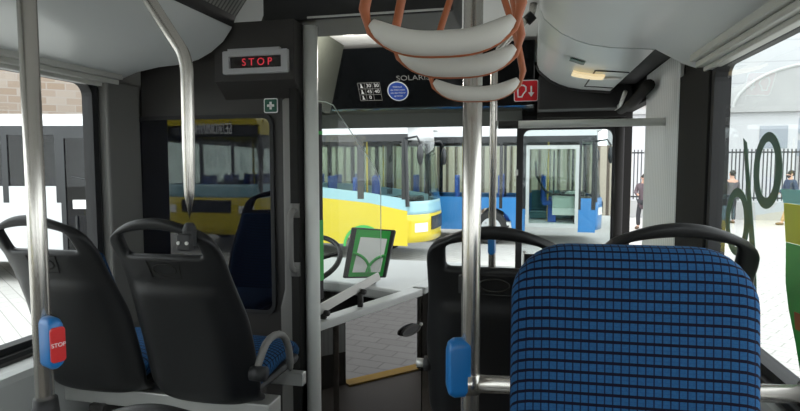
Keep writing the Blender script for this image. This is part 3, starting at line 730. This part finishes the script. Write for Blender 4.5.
h2 = copy_tree(h1); h2['label'] = 'middle orange hand strap, overlapped by the nearest one'; h2.location = (-.103, .79, 2.227)
h3 = copy_tree(h1); h3['label'] = 'farthest and smallest orange hand strap, in front of the central pole'; h3.location = (-.104, 1.09, 2.227)
for q in (s1, s2, s3, s4, s5): q['group'] = 'black backed passenger seats'
for q in (p1, p2, p3, p4): q['group'] = 'steel grab poles'

# ------------------------------------------------------------------ decals on the right window
dc = thing('window_decal', 'dark green ring and slash lettering on the right window', 'decal', (.626, 1.75, 1.6))
dx, dU = .624, V((0, -1, 0))       # u runs forward->back as seen from inside (left to right)
def dec(name, m_, fn): q = MB(); fn(q); return q.build(name, m_, dc)
O_ = (dx, .022, 0); T_ = (.0015, 0, 0)
sk = lambda L, k, z0: [(-(y) - k * (z - z0), z) for y, z in L]
def skell(cy, cz, a, b, k): return [(-(cy + a * math.cos(2 * PI * i / 40)) + k * (cz - (cz + b * math.sin(2 * PI * i / 40))), cz + b * math.sin(2 * PI * i / 40)) for i in range(40)]
dec('ring', M_['decal'], lambda q: q.ring(skell(1.678, 1.836, .098, .104, -.1), skell(1.678, 1.838, .06, .076, -.1), O_, dU, (0, 0, 1), T_) if False else q.ring([(y, z) for y, z in ell(-1.683, 1.836, .093, .104)], [(y, z) for y, z in ell(-1.683, 1.838, .055, .076)], O_, (0, -1, 0), (0, 0, 1), T_))
dec('slash', M_['decal'], lambda q: q.prism([(-1.868, 1.932), (-1.838, 1.918), (-1.735, 1.60), (-1.70, 1.40), (-1.735, 1.40), (-1.775, 1.60)], O_, (0, -1, 0), (0, 0, 1), T_))
dec('ring', M_['decal'], lambda q: q.ring(ell(-1.893, 1.676, .100, .105), ell(-1.893, 1.676, .062, .078), O_, (0, -1, 0), (0, 0, 1), T_))
d2_ = thing('window_decal', 'green film with painted cyan and lime bus reflection at the right edge of the right window', 'decal', (.626, 1.4, 1.5))
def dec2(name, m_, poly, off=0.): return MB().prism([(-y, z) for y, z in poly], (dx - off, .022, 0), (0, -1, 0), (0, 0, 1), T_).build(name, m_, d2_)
dec2('cyan_band', M_['dcyan'], [(1.592, 1.79), (1.30, 1.795), (1.30, 1.760), (1.572, 1.756)])  # reflection of the yellow and sky-blue bus, painted on the pane
dec2('lime_band', M_['dyellow'], [(1.57, 1.755), (1.30, 1.759), (1.30, 1.665), (1.548, 1.66)])  # yellow of the reflected bus, painted likewise
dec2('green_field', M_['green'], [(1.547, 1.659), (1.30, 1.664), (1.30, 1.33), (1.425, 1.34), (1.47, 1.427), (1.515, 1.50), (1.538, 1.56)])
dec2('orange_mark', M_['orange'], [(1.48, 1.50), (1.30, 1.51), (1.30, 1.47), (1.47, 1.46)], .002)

# ------------------------------------------------------------------ outside world
struct(MB().box((-60, -40, -.25), (60, 90, -.15)).build('ground', M_['paving']))

def wheel(par, x, y, r, w, rimm):
    G = .15
    m = MB(); m.tube([V((x, y - w / 2, r - G)), V((x, y - w / 2 + .03, r - G)), V((x, y + w / 2 - .03, r - G)), V((x, y + w / 2, r - G))], [r * .9, r, r, r * .9], 28)
    o = m.build('wheel', M_['tyre'], par, world=False, smooth=True); o.modifiers.new('es', 'EDGE_SPLIT').split_angle = .6
    s = -1 if y < 0 else 1
    m = MB(); m.tube([V((x, y + s * w / 2, r - G)), V((x, y + s * (w / 2 + .012), r - G))], [r * .6, r * .58], 24); m.build('rim', rimm, o, world=False)
    m = MB(); m.tube([V((x, y + s * (w / 2 + .01), r - G)), V((x, y + s * (w / 2 + .07), r - G))], [r * .24, r * .2], 16)
    for i in range(8):
        a = 2 * PI * i / 8; m.tube([V((x + .42 * r * math.cos(a), y + s * (w / 2 + .01), r - G + .42 * r * math.sin(a))), V((x + .42 * r * math.cos(a), y + s * (w / 2 + .035), r - G + .42 * r * math.sin(a)))], r * .07, 8)
    m.build('hub', M_['concrete'], o, world=False)

def bus(name, label, loc, rz, L, W, Hh, bands, sill, head, pillars, wheels, wr, roofm, nose=.35, gl='busglass', front=None, archm=None, door=None, fronttext=None, nosem=None, seats=True, xend=0):
    """local: front at x=0, bus runs to x=-L; right side y=-W/2 ... left side y=+W/2"""
    t = thing(name, label, 'bus', loc, rz)
    hw = W / 2; zb = .22; G = .15
    # lower side panels per livery band: (material, [(x, zlow)...], [(x, zhigh)...]) polylines
    for s in (-1, 1):
        for k, (mm, lo, hi) in enumerate(bands):
            lowpts = []
            if lo is None:      # bottom band: cut wheel arches
                xs = sorted(wheels); prev = -L; lowpts.append((-L, zb))
                for x in xs:
                    R_ = wr * 1.25
                    lowpts += [(x - R_, zb)] + [(x + R_ * math.cos(a), wr - G + R_ * math.sin(a)) for a in [PI - PI * i / 10 for i in range(1, 10)]] + [(x + R_, zb)]
                lowpts.append((xend, zb))
            else: lowpts = list(lo)
            poly = lowpts + list(hi)[::-1]
            if door and s < 0: 
                pass
            m = MB(); m.prism(poly, (0, s * hw, 0), (1, 0, 0), (0, 0, 1), (0, -s * .05, 0)); m.build('side_panel', mm, t, world=False)
        m = MB(); m.box((-L, s * hw, head), (0, s * (hw - .05), head + .15)); m.build('cornice', M_['bblack'], t, world=False)
        m = MB(); m.box((-L, s * hw, head + .15), (0, s * (hw - .05), Hh - .22)); m.build('cantrail', roofm, t, world=False)
        for x0, x1 in pillars:
            m = MB(); m.box((x0, s * (hw + .001), sill - .28), (x1, s * (hw - .05), head)); m.build('pillar', M_['bblack'], t, world=False)
        m = MB(); m.box((-L + .05, s * (hw - .02), sill - .25), (-.02, s * (hw - .025), head)); m.build('window_glass', M_[gl], t, world=False)
        for x in wheels:
            wheel(t, x, s * (hw - .16), wr, .26, M_['rim'])
            if archm:
                m = MB(); R1, R2 = wr * 1.25, wr * 1.42
                a_ = [(x + R2 * math.cos(PI * i / 16), wr - G + R2 * math.sin(PI * i / 16)) for i in range(17)]
                b_ = [(x + R1 * math.cos(PI * i / 16), wr - G + R1 * math.sin(PI * i / 16)) for i in range(17)]
                m.prism(a_ + b_[::-1], (0, s * hw, 0), (1, 0, 0), (0, 0, 1), (0, s * .012, 0)); m.build('wheel_arch', archm, t, world=False)
    # roof with rounded shoulders
    prof = [(-hw, Hh - .24), (-hw + .02, Hh - .14), (-hw + .12, Hh - .05), (-hw + .35, Hh), (hw - .35, Hh), (hw - .12, Hh - .05), (hw - .02, Hh - .14), (hw, Hh - .24)]
    m = MB(); m.prism(prof, (-L, 0, 0), (0, 1, 0), (0, 0, 1), (L + nose * .45, 0, 0)); m.build('roof', roofm, t, world=False, bevel=.02)
    m = MB(); m.box((-L, -hw + .05, .34), (-.1, hw - .05, .42)); m.build('floor_pan', M_['bint'], t, world=False)
    m = MB(); m.box((-L, -hw, zb), (-L + .06, hw, Hh - .24)); m.build('rear_panel', bands[-1][0], t, world=False)
    # nose: curved plan, panels stacked in z
    def nosecurve(z0, z1, mm, nm, lean0=0., lean1=0., ext=1.):
        m = MB()
        m.grid(lambda u, v: V(((nose * (1 - abs(2 * u - 1) ** 3.2)) * ext - (lean0 + (lean1 - lean0) * v), (2 * u - 1) * hw, z0 + (z1 - z0) * v)), 20, 4)
        return m.build(nm, mm, t, world=False, smooth=True, solid=.03)
    fz = front or dict(low=(.28, .95), mid=(.95, 1.2), ws=(1.2, 2.4))
    nm_ = nosem or bands[0][0]
    nosecurve(*fz['low'], nm_, 'front_panel')
    nosecurve(fz['mid'][0], fz['mid'][1], fz.get('midm', nm_), 'front_band', 0, .03)
    nosecurve(*fz['ws'], M_['busglass' if gl == 'busglass' else gl], 'windscreen', .03, .16)
    nosecurve(fz['ws'][1], Hh - .12, fz.get('topm', M_['bblack']), 'front_cornice', .16, .2)
    for s in (-1, 1):
        m = MB(); m.tube([V((.0, s * hw * .985, fz['ws'][0] - .1)), V((-.05, s * hw * .985, fz['ws'][1] + .05))], .045, 8); m.build('front_pillar', M_['bblack'], t, world=False)
    # grille, headlights, wipers
    m = MB(); m.grid(lambda u, v: V((nose * (1 - abs((2 * u - 1) * .5) ** 3.2) + .02, (2 * u - 1) * hw * .5, fz['low'][1] - .34 + .28 * v)), 10, 2); m.build('grille', M_['bblack'], t, world=False, solid=.02)
    for s in (-1, 1):
        m = MB(); m.grid(lambda u, v: V((nose * (1 - abs(.64 + .26 * u) ** 3.2) + .02, s * hw * (.64 + .26 * u), fz['low'][1] - .36 + .18 * v)), 6, 2); m.build('headlight', M_['lampw'], t, world=False, solid=.02)
        m = MB(); m.tube([V((-.06, s * hw, Hh - .5)), V((.22, s * (hw + .1), Hh - .46)), V((.30, s * (hw + .16), Hh - .6))], .022, 8)
        m.ball((.30, s * (hw + .16), Hh - .82), (.07, .09, .21), 12); m.build('mirror', M_['bblack'], t, world=False, smooth=True)
    # inside: seats, poles, driver place
    if seats:
        for i in range(int(L / 1.1)):
            x = -1.2 - i * 1.1
            for y in (-hw + .45, hw - .45):
                m = MB(); m.box((x, y - .22, .85), (x + .42, y + .22, .95)); m.box((x - .05, y - .22, .85), (x + .03, y + .22, 1.6)); m.box((x + .1, y - .1, .42), (x + .3, y + .1, .86)); m.build('seat', M_['bseat'], t, world=False, bevel=.02)
            if i % 2 == 0:
                m = MB(); m.tube([V((x + .1, -hw + .75, .42)), V((x + .1, -hw + .75, Hh - .15))], .022, 8); m.build('pole', M_['bpole'], t, world=False)
        m = MB(); m.box((-.75, .1, .42), (-.1, hw - .15, 1.15)); m.box((-.5, -hw + .2, .42), (.0, .1, 1.05)); m.build('dashboard', M_['bblack'], t, world=False, bevel=.05)
    if fronttext:
        text('lettering', fronttext, M_['white'], t, (nose * 1. - .12, 0, fz['ws'][1] + .16), (0, 1, 0), (0, 0, 1), .33, .01, world=False, stretch=.42, bold=.003)
    return t

# yellow and sky-blue midibus
yb_hi = [(-7, 1.44), (-3.2, 1.44), (-1.9, 1.40), (-.9, 1.30), (0, 1.17)]
yb_mid = [(-7, 1.20), (-3.0, 1.20), (-1.8, 1.17), (-.8, 1.08), (0, .93)]
yb = bus('midibus', 'yellow and sky blue bus with green reflection painted on its wheel arch beyond the windscreen', (-2.36, 12.08, 0), math.radians(-2), 7.0, 2.2, 2.88,
         [(M_['byellow'], None, yb_mid), (M_['bsky'], yb_mid, yb_hi)], 1.44, 2.33,
         [(-.12, .0), (-1.06, -.92), (-2.6, -2.5), (-4.4, -4.3), (-6.2, -6.1), (-7, -6.9)], [-.92, -5.4], .32, M_['bwhite'], nose=.42, archm=M_['green'],  # green of the arch imitates a reflected green graphic
         front=dict(low=(.28, .85), mid=(.85, 1.12), midm=M_['bsky'], ws=(1.12, 2.36), topm=M_['bwhite']))
# blue city bus
bb_hi = [(-9, 1.05), (-1.66, 1.05)]
bb = bus('city_bus', 'bright blue bus with white roof behind the yellow bus', (1.55, 15.45, 0), 0, 9.0, 2.45, 2.92,
         [(M_['bblue'], None, bb_hi)], 1.05, 2.42,
         [(-.10, 0), (-1.75, -1.62), (-.40, -.34), (-2.3, -2.22), (-4.2, -4.1), (-6.2, -6.1), (-9, -8.9)], [-2.5, -7.0], .42, M_['bwhite'], nose=.25, xend=-1.66,
         front=dict(low=(.28, 1.0), mid=(1.0, 1.06), ws=(1.06, 2.45), topm=M_['bwhite']))
# glazed front door of the blue bus
m = MB(); m.box((-.40, -1.225, .22), (0, -1.175, 1.05)); m.box((-1.66, 1.175, .22), (0, 1.225, 1.05)); m.build('corner_panel', M_['bblue'], bb, world=False)
m = MB(); m.box((-1.60, -1.25, .34), (-.46, -1.235, 2.3)); dr = m.build('door', M_['busglass'], bb, world=False)
m = MB(); m.prism([(-1.0, .62), (-.40, .62), (-.40, 1.2), (-.62, 1.2), (-.72, 1.1), (-1.0, 1.08)], (0, -1.1, 0), (1, 0, 0), (0, 0, 1), (0, .5, 0)); m.build('till_counter', M_['bint'], bb, world=False)
m = MB(); m.tube([V((-1.42, -1.12, 1.95)), V((-1.40, -1.12, 1.6)), V((-1.22, -1.12, 1.26)), V((-1.05, -1.12, 1.14)), V((-.45, -1.12, 1.12))], .03, 8); m.tube([V((-.98, -1.12, 2.2)), V((-.98, -1.12, 1.1))], .022, 8); m.build('inner_rail', M_['bblack'], bb, world=False)
m = MB(); m.box((-1.5, .95, .42), (-.3, 1.0, 1.15)); m.box((-1.55, -.2, .45), (-.45, .2, .62)); m.build('cab_base', mat('teal_step', (.05, .16, .18), .6), bb, world=False)
m = MB(); m.ring([(-1.65, .33), (-.40, .33), (-.40, 2.34), (-1.65, 2.34)], [(-1.57, .42), (-.48, .42), (-.48, 2.25), (-1.57, 2.25)], (0, -1.23, 0), (1, 0, 0), (0, 0, 1), (0, -.03, 0)); m.build('frame', M_['grey'], dr, world=False)
# white coach at left
wc_hi = [(-9, 1.52), (-2.1, 1.52), (-.95, 1.34), (-.95, .28)]
wc = bus('coach', 'white coach with dark windows outside the left window', (-6.93, 9.31, 0), math.radians(13), 9.0, 2.4, 2.74,
         [(M_['bwhite'], None, [(-9, 1.50), (-1.06, 1.50)])], 1.5, 2.36,
         [(-.14, 0), (-1.15, -1.0), (-2.05, -1.95), (-3.9, -3.8), (-5.8, -5.7), (-9, -8.9)], [-2.9, -7.0], .42, M_['bwhite'], gl='busdark', nose=.3, xend=-1.06,
         front=dict(low=(.28, 1.0), mid=(1.0, 1.2), ws=(1.2, 2.4), topm=M_['bwhite']))
m = MB(); m.box((-1.0, -1.222, .30), (-.12, -1.2, 2.36)); dr = m.build('door', M_['busdark'], wc, world=False)
m = MB(); m.ring([(-1.05, .30), (-.1, .30), (-.1, 2.38), (-1.05, 2.38)], [(-.97, .38), (-.18, .38), (-.18, 2.3), (-.97, 2.3)], (0, -1.222, 0), (1, 0, 0), (0, 0, 1), (0, -.02, 0)); m.build('frame', M_['bblack'], dr, world=False)
m = MB(); m.box((-.86, -1.235, 1.12), (-.62, -1.225, 1.27)); m.build('notice', M_['white'], dr, world=False)
m = MB(); m.tube([V((-.8, -1.24, 1.0)), V((-.8, -1.24, .5))], .02, 8); m.tube([V((-.85, -1.24, 1.66)), V((-.5, -1.24, 1.6)), V((-.26, -1.24, 1.1)), V((-.22, -1.24, .6))], .018, 8); m.build('grab_bar', M_['bblack'], dr, world=False)
# yellow and sky-blue trolleybus standing behind on the left; its name board shows mirrored in the tinted cab window
tb = bus('trolleybus', 'yellow and sky blue bus mirrored in the tinted partition window', (-7.2, -7.2, 0), math.radians(90), 9.0, 2.5, 3.0,
         [(M_['byellow'], None, [(-9, 1.1), (0, 1.1)]), (M_['bsky'], [(-9, 1.1), (0, 1.1)], [(-9, 1.42), (0, 1.42)])], 1.42, 2.4,
         [(-.1, 0), (-1.6, -1.5), (-3.2, -3.1), (-5, -4.9), (-9, -8.9)], [-2.4, -6.8], .45, M_['byellow'], nose=.25,
         front=dict(low=(.28, 1.12), mid=(1.12, 1.42), midm=M_['bsky'], ws=(1.42, 2.5), topm=M_['bblack']), fronttext='БЕЛКОММУНМАШ')

# fences and buildings
fe = thing('slat_fence', 'beige slatted fence seen through the buses beyond the windscreen', 'fence', (-6, 19.5, 0))
m = MB(); m.box((-16, 19.45, .2), (3.2, 19.5, 2.5)); m.build('slat_panel', M_['slats'], fe)
m = MB()
for x in range(-16, 4, 3): m.box((x, 19.5, -.15), (x + .12, 19.62, 2.6))
m.build('posts', M_['dkgrey'], fe)
fe = thing('bar_fence', 'dark bar fence outside the right window behind the two men', 'fence', (9, 23, 0))
m = MB()
for i in range(90):
    x = 3.6 + i * .13; m.box((x, 23, .55), (x + .035, 23.035, 2.45))
m.build('bars', M_['dkgrey'], fe)
m = MB(); m.box((3.5, 23, .62), (15.3, 23.04, .68)); m.box((3.5, 23, 2.3), (15.3, 23.04, 2.36)); m.build('rails', M_['dkgrey'], fe)
m = MB(); m.box((3.5, 22.9, -.15), (15.3, 23.2, .5)); m.build('plinth', M_['concrete'], fe)
m = MB()
for x in (3.6, 6.6, 9.6, 12.6): m.box((x, 22.95, .5), (x + .14, 23.09, 2.5))
m.build('posts', M_['dkgrey'], fe)
wh = thing('low_building', 'low white flat roofed building behind the bar fence', 'building', (9.5, 29, 0))
m = MB(); m.box((4, 28, -.15), (11.4, 32, 4.2)); m.build('wall', M_['facade'], wh)
m = MB(); m.box((3.8, 27.8, 4.2), (11.6, 32.2, 4.42)); m.build('roof', M_['concrete'], wh)
m = MB(); m.box((9.9, 27.97, 2.6), (11.0, 28.0, 3.6)); m.build('window', M_['fwin'], wh)
bt = thing('barrel_hall', 'white building with rounded barrel roof outside the right window', 'building', (15, 40, 0))
m = MB(); m.box((11.6, 37, -.15), (22, 48, 5.0)); m.build('wall', M_['concrete'], bt)
m = MB(); m.prism([(16.2 + 4.6 * math.cos(PI * i / 24), 5.0 + 2.7 * math.sin(PI * i / 24)) for i in range(25)], (0, 37, 0), (1, 0, 0), (0, 0, 1), (0, 11, 0)); m.build('barrel_roof', M_['concrete'], bt)
m = MB()
for z in (2.4, 3.7): m.box((12.2, 36.94, z), (21.5, 37.0, z + .9))
m.build('window_band', M_['fwin'], bt)
m = MB(); m.tube([V((16.2 + 4.62 * math.cos(PI * i / 24), 37.0, 5.0 + 2.72 * math.sin(PI * i / 24))) for i in range(25)], .09, 8); m.build('roof_edge', M_['grey'], bt)
tw = thing('office_block', 'tall pale clad building rising behind the barrel roof', 'building', (20, 58, 0))
m = MB(); m.box((9, 56, -.15), (45, 66, 26)); m.build('wall', M_['vclad'], tw)
m = MB(); m.box((9, 55.7, 5), (14.6, 56, 12)); m.build('stone_panel', M_['stone'], tw)
m = MB()
for x in (24.2, 27.4): m.box((x, 55.9, 12.4), (x + 2.3, 56.02, 13.9))
m.build('windows', M_['fwin'], tw)
fb = thing('white_block', 'long white building with rows of windows behind the buses', 'building', (-10, 46, 0))
m = MB(); m.box((-34, 45, -.15), (5, 52, 16)); m.build('wall', M_['facade'], fb)
for r in range(3):
    m = MB()
    for i in range(24):
        x = -33 + i * 1.6; m.box((x, 44.92, 1.6 + r * 3.0), (x + 1.05, 45.0, 3.4 + r * 3.0))
    m.build('window_row', M_['fwin'], fb)
bw = thing('brick_building', 'beige stone faced building behind the white coach', 'building', (-26, 26, 0), math.radians(38))
m = MB(); m.box((-22, 0, -.15), (16, 6, 14)); m.build('wall', M_['stone'], bw, world=False)
m = MB(); m.box((-2.6, -.1, 0), (4, 0, 14)); m.build('brick_panel', M_['brick'], bw, world=False)
m = MB(); m.box((-10, -.12, 0), (-9.3, 0, 14)); m.box((4.1, -.12, 0), (4.6, 0, 14)); m.build('downpipe', M_['pillar'], bw, world=False)
hd = thing('hedge', 'dry greenish ivy along the wall behind the white coach', 'hedge', (-22, 24.4, 0), math.radians(38))
m = MB()
for i in range(46): m.ball((-14 + i * .5 + random.uniform(-.2, .2), random.uniform(-.5, .2), random.uniform(2.6, 3.9)), (random.uniform(.4, .7), .4, random.uniform(.3, .6)), 8)
m.box((-14, -.3, -.15), (9, .3, 3.2)); m.build('foliage', M_['bush'], hd, world=False)

# ------------------------------------------------------------------ people
def skinmesh(name, verts, edges, radii, m, par, root=0, sub=1):
    me = bpy.data.meshes.new(name); me.from_pydata(verts, edges, []); me.update()
    o = bpy.data.objects.new(name, me); COL.objects.link(o)
    sk = o.modifiers.new('skin', 'SKIN'); sv = me.skin_vertices[0].data
    for i, r in enumerate(radii): sv[i].radius = (r, r) if not isinstance(r, tuple) else r
    for i in range(len(radii)): sv[i].use_root = (i == root)
    q = o.modifiers.new('sub', 'SUBSURF'); q.levels = sub; q.render_levels = sub
    bpy.context.view_layer.update()
    ev = bpy.data.meshes.new_from_object(o.evaluated_get(bpy.context.evaluated_depsgraph_get()))
    bpy.data.objects.remove(o)
    ev.materials.clear(); ev.materials.append(m)
    for p in ev.polygons: p.use_smooth = True
    o = bpy.data.objects.new(name, ev); COL.objects.link(o); o.parent = par
    return o
def person(label, loc, rz, jacket, trousers, arms, legs=((-.03, .0), (.05, .0)), hair=True, coat_len=.86, H=1.82, beard=False):
    """local: faces +y. arms: list of (elbow, wrist) for left(-x), right(+x); legs: (dy of feet)"""
    t = thing('person', label, 'person', loc, rz)
    s = H / 1.76
    v = [(0, 0, .95), (0, .0, 1.15), (0, -.01, 1.38), (0, .0, 1.5), (0, .015, 1.60), (0, .02, 1.67)]
    e = [(0, 1), (1, 2), (2, 3), (3, 4), (4, 5)]; r = [(.155, .11), (.14, .10), (.165, .10), .058, (.074, .09), (.068, .085)]
    jv, je, jr = [(0, 0, coat_len), (0, 0, 1.0), (0, 0, 1.2), (0, -.01, 1.40), (0, -.005, 1.475)], [(0, 1), (1, 2), (2, 3), (3, 4)], [(.19, .135), (.18, .13), (.17, .125), (.18, .115), .085]
    for sx, (el, wr_) in zip((-1, 1), arms):
        k = len(v); v += [(sx * .19, -.005, 1.41), el, wr_, tuple(V(wr_) + (V(wr_) - V(el)).normalized() * .085)]; e += [(2, k), (k, k + 1), (k + 1, k + 2), (k + 2, k + 3)]; r += [.055, .043, .032, (.042, .022)]
        k = len(jv); jv += [(sx * .19, -.005, 1.42), el, wr_]; je += [(3, k), (k, k + 1), (k + 1, k + 2)]; jr += [.075, .062, .05]
    tv, te, tr = [(0, 0, .97)], [], [(.165, .12)]
    feet = []
    for sx, (kx, fy) in zip((-1, 1), legs):
        hip = (sx * .095, 0, .88); kn = (sx * .10 + kx, fy * .45 + .03, .48); an = (sx * .10 + kx, fy, .085); toe = (sx * .12 + kx, fy + .17, .04)
        k = len(v); v += [hip, kn, an, toe]; e += [(0, k), (k, k + 1), (k + 1, k + 2), (k + 2, k + 3)]; r += [.085, .058, .042, .035]
        k = len(tv); tv += [hip, kn, (an[0], an[1], .10)]; te += [(0, k), (k, k + 1), (k + 1, k + 2)]; tr += [.098, .075, .068]
        feet.append((an, toe))
    sc_ = lambda L: [tuple(q * s for q in p) for p in L]
    skinmesh('body', sc_(v), e, r, M_['skin'], t)
    skinmesh('jacket', sc_(jv), je, jr, jacket, t, 1)
    skinmesh('trousers', sc_(tv), te, tr, trousers, t)
    for an, toe in feet:
        m = MB(); m.ball(((an[0] + toe[0]) / 2, (an[1] + toe[1]) / 2 - .01, .045), (.052, .145, .05), 12); m.bm.transform(Matrix.Diagonal((s, s, s, 1))); m.build('shoe', M_['shoe'], t, world=False, smooth=True)
    m = MB(); m.ball((0, -.022, 1.68), (.092, .108, .102), 14); m.bm.transform(Matrix.Diagonal((s, s, s, 1))); m.build('hair', M_['hair'], t, world=False, smooth=True)
    m = MB(); m.ball((0, .115, 1.635), (.014, .022, .022), 8); m.ball((-.09, .01, 1.64), (.015, .025, .035), 8); m.ball((.09, .01, 1.64), (.015, .025, .035), 8)
    m.bm.transform(Matrix.Diagonal((s, s, s, 1))); m.build('face_features', M_['skin'], t, world=False, smooth=True)
    m = MB(); m.ball((-.033, .098, 1.655), .011, 8); m.ball((.033, .098, 1.655), .011, 8); m.box((-.025, .098, 1.585), (.025, .106, 1.592)); m.bm.transform(Matrix.Diagonal((s, s, s, 1))); m.build('eyes_and_mouth', M_['hair'], t, world=False)
    if beard:
        m = MB(); m.ball((0, .055, 1.575), (.066, .06, .05), 12); m.bm.transform(Matrix.Diagonal((s, s, s, 1))); m.build('beard', M_['hair'], t, world=False, smooth=True)
    return t
person('man in grey jacket seen from behind, hands in front, beside the bar fence', (6.75, 21.3, -.15), math.radians(20), M_['coatgrey'], M_['dark'],
       (((-.25, .02, 1.16), (-.16, .18, 1.05)), ((.25, .02, 1.16), (.16, .18, 1.05))), ((-.02, 0), (.02, .02)))
pm = person('bearded man in navy jacket and tan trousers walking left outside the right window', (8.52, 21.3, -.15), math.radians(100), M_['coatnavy'], M_['tan'],
       (((-.25, -.06, 1.15), (-.24, .08, .93)), ((.25, .04, 1.16), (.22, .22, 1.02))), ((-.02, .28), (.02, -.22)), beard=True)
person('person in long dark coat seen in the gap beside the ribbed panel', (3.48, 18.8, -.15), math.radians(150), M_['plum'], M_['dark'],
       (((-.25, -.02, 1.15), (-.23, .06, .92)), ((.24, .06, 1.16), (.12, .2, 1.12))), coat_len=.62, H=1.72)

# ------------------------------------------------------------------ light
pl = bpy.data.lights.new('cab_lamp', 'POINT'); pl.energy = 7; pl.shadow_soft_size = .06; pl.color = (1, .97, .9)
plo = bpy.data.objects.new('cab_lamp', pl); COL.objects.link(plo); plo.location = (-1.0, 3.0, 2.49)
w = bpy.data.worlds.new('overcast'); sc.world = w; w.use_nodes = True
bg = w.node_tree.nodes['Background']; bg.inputs[0].default_value = (.94, .97, 1.0, 1); bg.inputs[1].default_value = 2.4
sun = bpy.data.lights.new('sun', 'SUN'); sun.energy = .6; sun.angle = math.radians(25); so_ = bpy.data.objects.new('sun', sun); COL.objects.link(so_)
so_.rotation_euler = (math.radians(35), 0, math.radians(-50))

sc.view_settings.view_transform = 'Standard'; sc.view_settings.look = 'None'
sc.view_settings.exposure = 0.5; sc.view_settings.gamma = 1.0; sc.view_settings.use_curve_mapping = False
sc.cycles.use_denoising = True
sc.cycles.max_bounces = 10; sc.cycles.transparent_max_bounces = 24; sc.cycles.glossy_bounces = 4; sc.cycles.diffuse_bounces = 5
